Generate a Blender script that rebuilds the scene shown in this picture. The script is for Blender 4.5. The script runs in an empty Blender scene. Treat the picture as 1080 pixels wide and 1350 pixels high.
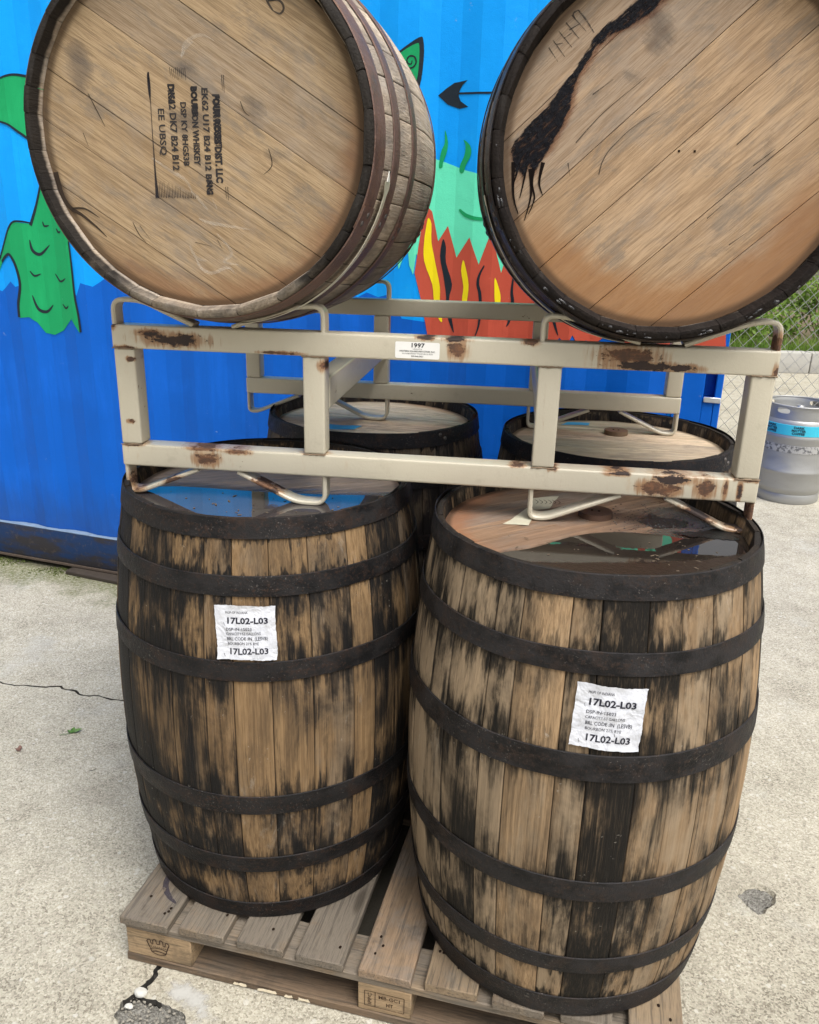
import bpy, bmesh, math, random
import numpy as np
from mathutils import Vector, Matrix, noise as mnoise
from mathutils.geometry import delaunay_2d_cdt

R_ = math.radians
scene = bpy.context.scene
COL = scene.collection
PI = math.pi

# ------------------------------------------------------------------ camera
H_CAM, F_PX = 1.5248, 1083.47
PITCH, ROLL = R_(19.078), R_(1.460)
fwd = Vector((0, math.cos(PITCH), -math.sin(PITCH)))
up0 = Vector((0, math.sin(PITCH), math.cos(PITCH)))
rt0 = Vector((1, 0, 0))
cR = rt0 * math.cos(ROLL) + up0 * math.sin(ROLL)
cU = -rt0 * math.sin(ROLL) + up0 * math.cos(ROLL)
cd = bpy.data.cameras.new("camera")
cam = bpy.data.objects.new("camera", cd)
COL.objects.link(cam)
m3 = Matrix((cR, cU, -fwd)).transposed()
cam.matrix_world = Matrix.Translation((0, 0, H_CAM)) @ m3.to_4x4()
cd.sensor_fit = 'HORIZONTAL'
cd.sensor_width = 36.0
cd.lens = 36.0 * F_PX / 1080.0
cd.clip_start = 0.05
cd.clip_end = 900
scene.camera = cam

# ------------------------------------------------------------------ sky, sun, exposure
SUN_EL, SUN_AZ = R_(62), R_(-56)          # azimuth measured from +X towards +Y
w = bpy.data.worlds.new("World")
scene.world = w
w.use_nodes = True
wt = w.node_tree
wt.nodes.clear()
sky = wt.nodes.new('ShaderNodeTexSky')
sky.sky_type = 'NISHITA'
sky.sun_disc = False
sky.sun_elevation = SUN_EL
sky.sun_rotation = PI / 2 - SUN_AZ
sky.air_density = 1.0
sky.dust_density = 7.0
sky.ozone_density = 1.0
hs = wt.nodes.new('ShaderNodeHueSaturation')
hs.inputs['Saturation'].default_value = 0.12
bg = wt.nodes.new('ShaderNodeBackground')
bg.inputs['Strength'].default_value = 0.115
wo = wt.nodes.new('ShaderNodeOutputWorld')
wt.links.new(sky.outputs[0], hs.inputs['Color'])
wt.links.new(hs.outputs[0], bg.inputs['Color'])
wt.links.new(bg.outputs[0], wo.inputs['Surface'])
sl = bpy.data.lights.new("sun", 'SUN')
sl.energy = 1.5
sl.angle = R_(32)
sl.color = (1.0, 0.955, 0.89)
so = bpy.data.objects.new("sun", sl)
COL.objects.link(so)
sd_ = Vector((math.cos(SUN_EL) * math.cos(SUN_AZ), math.cos(SUN_EL) * math.sin(SUN_AZ), math.sin(SUN_EL)))
so.rotation_euler = (-sd_).to_track_quat('-Z', 'Y').to_euler()
scene.view_settings.view_transform = 'Standard'
scene.view_settings.look = 'None'
scene.view_settings.exposure = 0.72
scene.view_settings.gamma = 1.0
scene.view_settings.use_curve_mapping = False


# ------------------------------------------------------------------ node helpers
class G:
    def __init__(s, name):
        s.m = bpy.data.materials.new(name)
        s.m.use_nodes = True
        s.t = s.m.node_tree
        s.t.nodes.clear()
        s.o = s.t.nodes.new('ShaderNodeOutputMaterial')
        s.tc = s.t.nodes.new('ShaderNodeTexCoord')
        s.obj = s.tc.outputs['Object']
        s.rnd = s.t.nodes.new('ShaderNodeObjectInfo').outputs['Random']

    def N(s, typ, props=None, **ins):
        n = s.t.nodes.new('ShaderNode' + typ)
        for k, v in (props or {}).items():
            setattr(n, k, v)
        for k, v in ins.items():
            key = int(k[1:]) if k[0] == '_' and k[1:].isdigit() else k.replace('_', ' ')
            i = n.inputs[key]
            if isinstance(v, bpy.types.NodeSocket):
                s.t.links.new(v, i)
            else:
                i.default_value = v
        return n

    def math(s, op, a, b=0.0, c=0.0, clamp=False):
        return s.N('Math', {'operation': op, 'use_clamp': clamp}, _0=a, _1=b, _2=c).outputs[0]

    def add(s, a, b): return s.math('ADD', a, b)
    def sub(s, a, b): return s.math('SUBTRACT', a, b)
    def mul(s, a, b): return s.math('MULTIPLY', a, b)

    def map(s, v, scale=(1, 1, 1), rot=(0, 0, 0), loc=(0, 0, 0)):
        return s.N('Mapping', None, Vector=v, Scale=scale, Rotation=rot, Location=loc).outputs[0]

    def noise(s, v, scale=1.0, detail=4.0, rough=0.55, dist=0.0):
        return s.N('TexNoise', None, Vector=v, Scale=scale, Detail=detail, Roughness=rough, Distortion=dist).outputs['Fac']

    def ncol(s, v, scale=1.0, detail=2.0):
        return s.N('TexNoise', None, Vector=v, Scale=scale, Detail=detail).outputs['Color']

    def voro(s, v, scale=1.0, feature='F1', out='Distance', rnd=1.0):
        return s.N('TexVoronoi', {'feature': feature}, Vector=v, Scale=scale, Randomness=rnd).outputs[out]

    def ss(s, x, lo, hi, a=0.0, b=1.0):
        return s.N('MapRange', {'interpolation_type': 'SMOOTHSTEP'}, _0=x, _1=lo, _2=hi, _3=a, _4=b).outputs[0]

    def lin(s, x, lo, hi, a=0.0, b=1.0):
        return s.N('MapRange', None, _0=x, _1=lo, _2=hi, _3=a, _4=b).outputs[0]

    def ramp(s, f, stops, interp='LINEAR'):
        n = s.t.nodes.new('ShaderNodeValToRGB')
        s.t.links.new(f, n.inputs[0])
        r = n.color_ramp
        r.interpolation = interp
        while len(r.elements) > 1:
            r.elements.remove(r.elements[-1])
        for i, (p, c) in enumerate(stops):
            e = r.elements[0] if i == 0 else r.elements.new(p)
            e.position = p
            if isinstance(c, (int, float)):
                c = (c, c, c)
            e.color = (c[0], c[1], c[2], 1)
        return n.outputs[0]

    def mix(s, f, a, b, mode='MIX'):
        n = s.t.nodes.new('ShaderNodeMix')
        n.data_type = 'RGBA'
        n.blend_type = mode
        for i, v in ((0, f), (6, a), (7, b)):
            if isinstance(v, bpy.types.NodeSocket):
                s.t.links.new(v, n.inputs[i])
            elif i == 0:
                n.inputs[0].default_value = v
            else:
                n.inputs[i].default_value = (v[0], v[1], v[2], 1)
        return n.outputs[2]

    def sep(s, v):
        return s.N('SeparateXYZ', None, Vector=v).outputs

    def comb(s, x=0.0, y=0.0, z=0.0):
        return s.N('CombineXYZ', None, X=x, Y=y, Z=z).outputs[0]

    def vadd(s, a, b):
        return s.N('VectorMath', {'operation': 'ADD'}, _0=a, _1=b).outputs[0]

    def length(s, a):
        return s.N('VectorMath', {'operation': 'LENGTH'}, _0=a).outputs['Value']

    def attr(s, name):
        return s.N('Attribute', {'attribute_name': name}).outputs['Fac']

    def bump(s, h, dist=0.002, strength=1.0, normal=None):
        n = s.N('Bump', None, Height=h, Distance=dist, Strength=strength)
        if normal is not None:
            s.t.links.new(normal, n.inputs['Normal'])
        return n.outputs[0]

    def pbr(s, color, rough=0.7, metal=0.0, normal=None, spec=0.5, alpha=None, ior=1.5, **kw):
        n = s.t.nodes.new('ShaderNodeBsdfPrincipled')
        d = {'Base Color': color, 'Roughness': rough, 'Metallic': metal, 'Specular IOR Level': spec, 'IOR': ior}
        d.update(kw)
        if normal is not None:
            d['Normal'] = normal
        if alpha is not None:
            d['Alpha'] = alpha
        for k, v in d.items():
            if isinstance(v, bpy.types.NodeSocket):
                s.t.links.new(v, n.inputs[k])
            else:
                if k == 'Base Color':
                    v = (v[0], v[1], v[2], 1)
                n.inputs[k].default_value = v
        s.t.links.new(n.outputs[0], s.o.inputs['Surface'])
        return s.m


# ------------------------------------------------------------------ mesh helpers
def link(o, parent=None):
    COL.objects.link(o)
    if parent is not None:
        o.parent = parent
    return o


def mesh_obj(name, verts, faces, mat, parent=None, smooth=None, mats=None, fmat=None):
    me = bpy.data.meshes.new(name)
    me.from_pydata([tuple(v) for v in verts], [], faces)
    me.validate()
    if mats:
        for m in mats:
            me.materials.append(m)
        if fmat is not None:
            me.polygons.foreach_set('material_index', fmat)
    elif mat:
        me.materials.append(mat)
    if smooth is not None:
        me.polygons.foreach_set('use_smooth', [True] * len(me.polygons))
        me.set_sharp_from_angle(angle=R_(smooth))
    me.update()
    return link(bpy.data.objects.new(name, me), parent)


def bm_obj(name, bm, mat, parent=None, smooth=None):
    bmesh.ops.recalc_face_normals(bm, faces=bm.faces[:])
    me = bpy.data.meshes.new(name)
    bm.to_mesh(me)
    bm.free()
    if mat:
        me.materials.append(mat)
    if smooth is not None:
        me.polygons.foreach_set('use_smooth', [True] * len(me.polygons))
        me.set_sharp_from_angle(angle=R_(smooth))
    return link(bpy.data.objects.new(name, me), parent)


def box_bm(bm, a, b, bev=0.0, seg=1, mat=None):
    """axis-aligned box between corners a and b, optionally bevelled and moved by a matrix"""
    vs = [bm.verts.new((x, y, z)) for x in (a[0], b[0]) for y in (a[1], b[1]) for z in (a[2], b[2])]
    fs = [(0, 1, 3, 2), (4, 6, 7, 5), (0, 4, 5, 1), (2, 3, 7, 6), (0, 2, 6, 4), (1, 5, 7, 3)]
    faces = [bm.faces.new([vs[i] for i in f]) for f in fs]
    bmesh.ops.recalc_face_normals(bm, faces=faces)
    geo = vs
    if bev:
        ed = list({e for f in faces for e in f.edges})
        r = bmesh.ops.bevel(bm, geom=ed, offset=bev, segments=seg, profile=0.6, affect='EDGES')
        geo = list({v for f in r['faces'] for v in f.verts})
    if mat is not None:
        bmesh.ops.transform(bm, matrix=mat, verts=geo)
    return bm


def thing(name, label, cat, loc=(0, 0, 0), rotz=0.0, group=None, matrix=None):
    o = bpy.data.objects.new(name, None)
    o.empty_display_size = 0.1
    COL.objects.link(o)
    if matrix is not None:
        o.matrix_world = matrix
    else:
        o.location = loc
        o.rotation_euler = (0, 0, rotz)
    o['label'] = label
    o['category'] = cat
    if group:
        o['group'] = group
    return o


def tag(o, label, cat, group=None, kind=None):
    o['label'] = label
    o['category'] = cat
    if group:
        o['group'] = group
    if kind:
        o['kind'] = kind
    return o


def catmull(pts, n=6, closed=False):
    P = [Vector(p) for p in pts]
    out = []
    L = len(P)
    rng = range(L if closed else L - 1)
    for i in rng:
        if closed:
            p0, p1, p2, p3 = P[(i - 1) % L], P[i], P[(i + 1) % L], P[(i + 2) % L]
        else:
            p0, p1, p2, p3 = P[max(i - 1, 0)], P[i], P[i + 1], P[min(i + 2, L - 1)]
        for k in range(n):
            t = k / n
            out.append(0.5 * ((2 * p1) + (p2 - p0) * t + (2 * p0 - 5 * p1 + 4 * p2 - p3) * t * t
                              + (3 * p1 - p0 - 3 * p2 + p3) * t ** 3))
    if not closed:
        out.append(P[-1])
    return out


def in_poly(x, y, poly):
    c = False
    j = len(poly) - 1
    for i in range(len(poly)):
        xi, yi = poly[i][0], poly[i][1]
        xj, yj = poly[j][0], poly[j][1]
        if (yi > y) != (yj > y) and x < (xj - xi) * (y - yi) / (yj - yi) + xi:
            c = not c
        j = i
    return c


def cdt(outer, holes=(), extra=()):
    """triangulate outline with holes; returns 2D verts and faces"""
    vs, es = [], []
    for loop in [outer] + list(holes):
        b = len(vs)
        n = len(loop)
        vs += [Vector((p[0], p[1])) for p in loop]
        es += [(b + i, b + (i + 1) % n) for i in range(n)]
    vs += [Vector((p[0], p[1])) for p in extra]
    r = delaunay_2d_cdt(vs, es, [], 0, 1e-7)
    V, F = r[0], r[2]
    out = []
    for f in F:
        cx = sum(V[i].x for i in f) / len(f)
        cy = sum(V[i].y for i in f) / len(f)
        if in_poly(cx, cy, outer) and not any(in_poly(cx, cy, h) for h in holes):
            out.append(list(f))
    return V, out


def ribbon(pts, w0, w1=None, wm=None, smooth=5):
    """flat tapering stroke along a 2D polyline -> verts, quads; w0 start, wm middle, w1 end width"""
    P = catmull([(p[0], p[1], 0) for p in pts], smooth) if len(pts) > 2 and smooth else [Vector((p[0], p[1], 0)) for p in pts]
    w1 = w0 if w1 is None else w1
    wm = (w0 + w1) / 2 if wm is None else wm
    V, F = [], []
    n = len(P)
    for i, p in enumerate(P):
        t = i / (n - 1)
        d = (P[min(i + 1, n - 1)] - P[max(i - 1, 0)]).normalized()
        q = Vector((-d.y, d.x, 0))
        w = (1 - t) * (1 - 2 * t) * w0 + 4 * t * (1 - t) * wm + t * (2 * t - 1) * w1 if True else 0
        w = max(w, 0.0004)
        V += [p + q * w / 2, p - q * w / 2]
        if i:
            F.append((2 * i - 2, 2 * i - 1, 2 * i + 1, 2 * i))
    return V, F


def sdf_poly(X, Y, poly):
    P = np.array([(p[0], p[1]) for p in poly])
    d = np.full(X.shape, 1e9)
    ins = np.zeros(X.shape, bool)
    n = len(P)
    for i in range(n):
        a, b = P[i], P[(i + 1) % n]
        e = b - a
        wx, wy = X - a[0], Y - a[1]
        t = np.clip((wx * e[0] + wy * e[1]) / (e @ e + 1e-12), 0, 1)
        d = np.minimum(d, np.hypot(wx - e[0] * t, wy - e[1] * t))
        c = ((a[1] > Y) != (b[1] > Y))
        with np.errstate(divide='ignore', invalid='ignore'):
            xi = (b[0] - a[0]) * (Y - a[1]) / (b[1] - a[1] + 1e-15) + a[0]
        ins ^= c & (X < xi)
    return np.where(ins, d, -d)


def decal(name, parent, poly, step, mapf, mat, margin=0.006, clip=None):
    """thin sheet of residue or painted shade whose ragged rim follows the outline; carries the distance to its rim"""
    P = np.array([(p[0], p[1]) for p in poly])
    x0, y0 = P.min(0) - margin - step
    x1, y1 = P.max(0) + margin + step
    xs = np.arange(x0, x1, step)
    ys = np.arange(y0, y1, step)
    X, Y = np.meshgrid(xs, ys, indexing='ij')
    S = sdf_poly(X, Y, poly)
    idx = -np.ones(X.shape, int)
    V, F, A = [], [], []
    keep = S > -margin
    if clip is not None:
        keep &= clip(X, Y)

    def vid(i, j):
        if idx[i, j] < 0:
            idx[i, j] = len(V)
            V.append(mapf(float(X[i, j]), float(Y[i, j])))
            A.append(float(S[i, j]))
        return int(idx[i, j])
    for i in range(len(xs) - 1):
        for j in range(len(ys) - 1):
            if keep[i, j] and keep[i + 1, j] and keep[i, j + 1] and keep[i + 1, j + 1]:
                F.append((vid(i, j), vid(i + 1, j), vid(i + 1, j + 1), vid(i, j + 1)))
    o = mesh_obj(name, V, F, mat, parent, smooth=60)
    at = o.data.attributes.new('sd', 'FLOAT', 'POINT')
    at.data.foreach_set('value', A)
    return o


def text_geo(txt, size=1.0, bold=0.0, align='LEFT', space=1.0):
    cu = bpy.data.curves.new('t', 'FONT')
    cu.body = txt
    cu.size = size
    cu.align_x = align
    cu.align_y = 'CENTER'
    cu.offset = bold
    cu.space_character = space
    cu.resolution_u = 2
    ob = bpy.data.objects.new('t', cu)
    COL.objects.link(ob)
    dg = bpy.context.evaluated_depsgraph_get()
    me = bpy.data.meshes.new_from_object(ob.evaluated_get(dg))
    V = [v.co.copy() for v in me.vertices]
    F = [tuple(p.vertices) for p in me.polygons]
    bpy.data.objects.remove(ob)
    bpy.data.curves.remove(cu)
    bpy.data.meshes.remove(me)
    return V, F


class Geo:
    """collects flat strokes and letters, then maps them onto a surface as one mesh"""
    def __init__(s):
        s.V, s.F = [], []

    def put(s, VF, f=lambda v: v):
        b = len(s.V)
        s.V += [Vector(f(v)) for v in VF[0]]
        s.F += [tuple(i + b for i in q) for q in VF[1]]

    def text(s, txt, x, y, h, width=None, ang=0.0, bold=0.0, align='LEFT', jit=0.0):
        V, F = text_geo(txt, h * 1.38, bold * h, align)
        if width:
            xs = [v.x for v in V]
            k = width / (max(xs) - min(xs))
        else:
            k = 1
        c, sn = math.cos(ang), math.sin(ang)
        s.put((V, F), lambda v: (x + c * v.x * k - sn * v.y, y + sn * v.x * k + c * v.y, 0))

    def build(s, name, mapf, mat, parent):
        return mesh_obj(name, [mapf(v.x, v.y) for v in s.V], s.F, mat, parent)


# ------------------------------------------------------------------ materials
def stave_mat(name, tan1, tan2, dark, bias, hoops, chime_lo=None, fade=True, gray=(0.25, 0.22, 0.19), gray_amt=0.3, hoop_k=0.35, run_k=1.0, end=(0.02, 0.017, 0.015), H=0.898, wet=0.0):
    g = G(name)
    off = g.comb(g.mul(g.rnd, 31.0), g.mul(g.rnd, 17.0), g.mul(g.rnd, 23.0))
    v = g.vadd(g.obj, off)
    r2 = g.N('TexWhiteNoise', {'noise_dimensions': '1D'}, W=g.mul(g.rnd, 91.7)).outputs['Value']
    r3 = g.N('TexWhiteNoise', {'noise_dimensions': '1D'}, W=g.mul(g.rnd, 13.3)).outputs['Value']
    big = g.noise(g.map(v, (26, 26, 3.0)), 1, 6, 0.62, 0.35)
    fine = g.noise(g.map(v, (260, 260, 3.2)), 1, 5, 0.6)
    mid = g.noise(g.map(v, (70, 70, 3.0)), 1, 6, 0.7, 0.3)
    blotch = g.noise(v, 13, 7, 0.68, 0.3)
    fib = g.noise(g.map(v, (420, 420, 16)), 1, 3, 0.6)
    base = g.mix(g.ss(g.add(g.mul(r3, 0.6), g.mul(mid, 0.6)), 0.3, 0.85), tan1, tan2)
    base = g.mix(g.ss(fine, 0.38, 0.58, 0.45, 0.0), base, (tan1[0] * .35, tan1[1] * .31, tan1[2] * .28))
    base = g.mix(g.ss(mid, 0.36, 0.60, 0.55, 0.0), base, (tan2[0] * .5, tan2[1] * .5, tan2[2] * .52))
    gm = g.mul(g.ss(g.add(g.add(big, g.mul(g.sub(blotch, .5), .5)), g.add(g.attr('gy'), g.mul(g.sub(r2, 0.5), .3))), 0.45, 0.70), gray_amt)
    base = g.mix(gm, base, gray)
    # iron-stained wood: near the hoops and in long streaks
    xyz = g.sep(g.obj)
    zz = g.add(xyz[2], g.mul(g.sub(g.noise(g.map(v, (90, 90, 4)), 1, 4), 0.5), 0.09))
    stops = []
    for (a, b) in sorted(hoops):
        stops += [(max((a - 0.055) / H, 0), 0.0), (max(a - 0.003, 0) / H, 0.9), (min((b + .003) / H, .999), 1.0), (min((b + 0.06) / H, 1), 0.0)]
    stops = sorted({round(p, 4): c for p, c in stops}.items())
    hp = g.ramp(g.math('DIVIDE', zz, H), stops)
    hp = g.mul(hp, g.ss(g.noise(g.map(v, (30, 30, 6)), 1, 3), .35, .62, .25, 1.3))
    # soft grey-brown weathering that crosses the joints
    cross = g.noise(g.map(g.obj, (8, 8, 3.5)), 1, 6, .68, .4)
    soft = g.ss(g.add(cross, g.mul(g.attr('dk'), .5)), .36, .68)
    base = g.mix(g.mul(soft, .74), base, (tan2[0] * .30, tan2[1] * .34, tan2[2] * .42))
    # thin vertical runs
    run = g.noise(g.map(v, (120, 120, 2.8)), 1, 6, .66, .4)
    rm = g.ss(g.add(g.add(run, g.mul(hp, .16)), g.add(g.mul(g.attr('dk'), .35), g.mul(g.sub(cross, .5), .5))), .52, .68)
    base = g.mix(g.mul(rm, .62 * run_k), base, (dark[0] * 2.2, dark[1] * 2.0, dark[2] * 1.9))
    # greyish mould bloom and pale drips that ignore the joints
    bloom = g.mul(g.ss(g.noise(g.map(g.obj, (22, 22, 9)), 1, 7, .75, .6), .56, .70), g.ss(g.noise(g.obj, 5, 3), .45, .62))
    base = g.mix(g.mul(bloom, .42), base, (.36, .33, .28))
    # hard iron-black patches
    bk = g.noise(g.map(v, (30, 30, 3.6)), 1, 7, .68, .5)
    st = g.add(g.add(g.mul(bk, .85), g.mul(g.sub(r2, 0.5), 0.34)), g.mul(hp, hoop_k))
    st = g.add(g.add(g.add(st, bias), g.attr('dk')), g.mul(g.sub(cross, 0.5), 0.95))
    st = g.add(st, g.mul(g.sub(run, 0.5), 0.45))
    m = g.ss(st, 0.50, 0.84)
    m = g.mul(m, g.ss(fib, 0.30, 0.50, 0.75, 1.0))
    col = g.mix(g.mul(m, 0.96), base, g.mix(blotch, dark, (dark[0] * 2.0, dark[1] * 1.9, dark[2] * 1.8)))
    # dark joints along stave edges
    ed = g.attr('edge')
    col = g.mix(g.mul(g.ss(g.add(ed, g.mul(g.sub(mid, .5), .6)), 0.60, 1.15), 0.8), col, (0.012, 0.01, 0.009))
    # pale scuffs
    sc = g.mul(g.ss(g.noise(v, 95, 5, 0.75), 0.63, 0.7), g.ss(g.noise(v, 9, 2), 0.52, 0.66))
    col = g.mix(g.mul(sc, 0.6), col, (0.42, 0.39, 0.34))
    # end grain at the chime
    lo_ = chime_lo or (H - .012)
    e = g.ss(g.add(xyz[2], g.mul(g.sub(blotch, .5), .02)), lo_, lo_ + .009)
    if chime_lo and fade:
        e = g.mul(e, g.ss(g.add(xyz[1], g.mul(g.sub(blotch, .5), .2)), -.30, -.20, .35, 1.0))
    col = g.mix(g.mul(e, 0.96), col, end)
    h = g.add(g.add(g.mul(mid, 0.6), g.mul(fine, 0.7)), g.mul(fib, 0.35))
    n = g.bump(h, 0.0035, 0.75)
    g.pbr(col, g.mix(m, (0.78,) * 3, (0.62 - wet * .3,) * 3), 0, n, 0.12)
    return g.m


def hoop_mat(name, c1, c2, rust, rough=0.6, metal=0.35, wet=0.0):
    g = G(name)
    v = g.vadd(g.obj, g.comb(g.mul(g.rnd, 31.0), g.mul(g.rnd, 17.0), 0.0))
    a = g.noise(g.map(v, (14, 14, 22)), 1, 6, 0.65)
    b = g.noise(v, 150, 5, 0.7)
    c = g.noise(g.map(v, (7, 7, 60)), 1, 4, 0.7)
    col = g.mix(g.ss(a, 0.36, 0.64), c1, c2)
    col = g.mix(g.mul(g.ss(g.add(b, g.mul(g.sub(c, .5), .5)), 0.52, 0.68), 0.75), col, rust)
    col = g.mix(g.mul(g.ss(g.noise(v, 19, 5, .7), .50, .68), .55), col, rust)
    speck = g.ss(g.add(g.noise(v, 240, 3, .7), g.mul(g.sub(g.noise(v, 11, 3), .5), .3)), .64, .74)  # pale worn speckles on the iron
    col = g.mix(g.mul(speck, .45), col, (0.24, 0.22, 0.2))
    if wet:
        n = g.bump(g.add(b, g.mul(a, .8)), 0.006, 0.9)
        g.pbr(col, g.ss(a, .35, .6, 0.18, 0.5), metal, n, 0.6)
    else:
        n = g.bump(g.add(b, g.mul(a, .5)), 0.0022, 0.8)
        g.pbr(col, g.ss(a, .3, .7, rough - .16, rough + .12), metal, n, 0.2)
    return g.m


def head_mat(name, ang, c1, c2, dark, rim=None, rim_r=(0.215, 0.26), rim_dir=None, wet=None, streak=0.4, gray=(0.3, 0.27, 0.24), gray_amt=0.25, spot=0.5, rim_k=.6):
    """end grain boards running at angle ang in the local head plane"""
    g = G(name)
    off = g.comb(g.mul(g.rnd, 3.1), g.mul(g.rnd, 1.7), 0.0)
    rv = g.map(g.obj, (1, 1, 1), (0, 0, -ang))
    v = g.vadd(rv, off)
    r2 = g.N('TexWhiteNoise', {'noise_dimensions': '1D'}, W=g.mul(g.rnd, 77.7)).outputs['Value']
    a = g.noise(g.map(v, (3.2, 34, 1)), 1, 6, 0.6, 0.6)
    b = g.noise(g.map(v, (8, 150, 1)), 1, 5, 0.65, 0.3)
    f = g.noise(g.map(v, (22, 700, 1)), 1, 3, 0.6)
    bl = g.noise(rv, 9, 6, 0.66, 0.4)
    t = g.add(g.mul(a, 0.9), g.mul(g.sub(r2, 0.5), 0.34))
    col = g.mix(g.ss(t, 0.25, 0.6), c1, c2)
    col = g.mix(g.mul(g.ss(r2, .55, .9), .35), col, gray)
    col = g.mix(g.ss(b, 0.34, 0.56, 0.55, 0.0), col, (c1[0] * .45, c1[1] * .4, c1[2] * .36))
    col = g.mix(g.ss(f, 0.38, 0.54, 0.50, 0.0), col, (c1[0] * .4, c1[1] * .36, c1[2] * .33))
    col = g.mix(g.mul(g.ss(bl, 0.48, 0.7), gray_amt), col, gray)
    # short dark checks and scuffs along the grain
    s = g.noise(g.map(v, (11, 90, 1)), 1, 4, 0.7, 0.8)
    sm = g.mul(g.ss(s, 0.66, 0.74), g.ss(g.noise(rv, 14, 2), 0.5, 0.62))
    col = g.mix(g.mul(sm, streak), col, dark)
    mott = g.noise(g.map(rv, (9, 26, 1)), 1, 7, .72, .5)
    col = g.mix(g.mul(g.ss(mott, .48, .66), .50), col, tuple(c * .45 for c in gray))
    pale = g.ss(g.noise(g.map(rv, (6, 60, 1)), 1, 6, .7, .3), .54, .66)
    col = g.mix(g.mul(pale, .30), col, tuple(min(1, c * 1.35) for c in c1))
    # small round marks
    vo = g.voro(g.vadd(rv, g.ncol(rv, 30)), 16)
    pm = g.mul(g.ss(vo, 0.05, 0.12, 1.0, 0.0), g.ss(g.noise(rv, 5, 2), .55, .62))
    col = g.mix(g.mul(pm, spot), col, dark)
    xy = g.sep(g.obj)
    rr = g.length(g.comb(xy[0], xy[1], 0.0))
    rj = g.add(g.add(rr, g.mul(g.sub(bl, .5), .09)), g.add(g.mul(g.sub(b, .5), .03), g.mul(g.sub(a, .5), .05)))
    if rim:
        rm = g.ss(rj, rim_r[0], rim_r[1])
        if rim_dir is not None:
            dd = g.add(g.mul(xy[0], math.cos(rim_dir)), g.mul(xy[1], math.sin(rim_dir)))
            rm = g.mul(rm, g.ss(g.add(dd, g.mul(g.sub(bl, .5), .08)), 0.02, 0.14))
        col = g.mix(g.mul(rm, rim_k), col, g.mix(b, rim, (rim[0] * .6, rim[1] * .55, rim[2] * .5)))
    col = g.mix(g.mul(g.ss(rr, 0.258, 0.270), 0.8), col, (c1[0] * .15, c1[1] * .12, c1[2] * .1))
    rough = 0.72
    spec = 0.3
    if wet:
        # (direction, edge lo, edge hi, wet colour)
        dd = g.add(g.mul(xy[0], math.cos(wet[0])), g.mul(xy[1], math.sin(wet[0])))
        wm = g.ss(g.add(dd, g.mul(g.sub(a, .5), .22)), wet[1], wet[2])
        col = g.mix(g.mul(wm, 0.92), col, g.mix(b, wet[3], tuple(c * 2.6 for c in wet[3])))
        rough = g.ss(g.add(wm, g.mul(g.sub(bl, .5), .8)), 0.3, 0.8, 0.6, wet[4])
        spec = 0.5
    n = g.bump(g.add(g.mul(b, 0.6), g.mul(f, 0.5)), 0.0018, 0.6)
    g.pbr(col, rough, 0, n, spec)
    return g.m


def plain(name, color, rough=0.6, metal=0.0, vary=0.25, scale=20, bump=0.0008, spec=0.4):
    g = G(name)
    a = g.noise(g.obj, scale, 6, 0.65)
    col = g.mix(a, tuple(c * (1 - vary) for c in color), tuple(min(c * (1 + vary), .95) for c in color))
    g.pbr(col, rough, metal, g.bump(g.noise(g.obj, scale * 9, 4, .7), bump, .6), spec)
    return g.m


def residue(name, color, rough=0.6, amp=0.012, ns=(60, 60, 60), width=0.002, maxa=1.0, spec=0.4, ang=0.0, bump=0.001, color2=None, thin=0.0, ns2=220, grow=0.0):
    """ragged stain sheet using the 'sd' attribute"""
    g = G(name)
    rv = g.map(g.obj, (1, 1, 1), (0, 0, -ang))
    n1 = g.noise(g.map(rv, ns), 1, 6, 0.7, 0.3)
    sd = g.add(g.add(g.attr('sd'), grow), g.mul(g.sub(n1, 0.5), amp))
    al = g.ss(sd, 0.0, width, 0.0, maxa)
    if thin:
        al = g.mul(al, g.ss(g.noise(g.map(rv, tuple(k * 2.3 for k in ns)), 1, 5, .7), thin - .12, thin + .1))
    n2 = g.noise(rv, ns2, 4, 0.7)
    col = g.mix(n2, color, color2 or tuple(c * 1.9 for c in color))
    g.pbr(col, rough, 0, g.bump(g.noise(rv, 90, 5, .7), bump, 1.0), spec, alpha=al)
    return g.m


def ink_mat(name, color, hole=0.42, scale=220, maxa=0.9):
    g = G(name)
    a = g.noise(g.obj, scale, 5, 0.75)
    b = g.noise(g.obj, 40, 3, 0.6)
    al = g.ss(g.add(g.mul(a, .6), g.mul(b, .4)), hole - 0.06, hole + 0.05, 0.12, maxa)
    g.pbr(color, 0.7, 0, None, 0.2, alpha=al)
    return g.m


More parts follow.
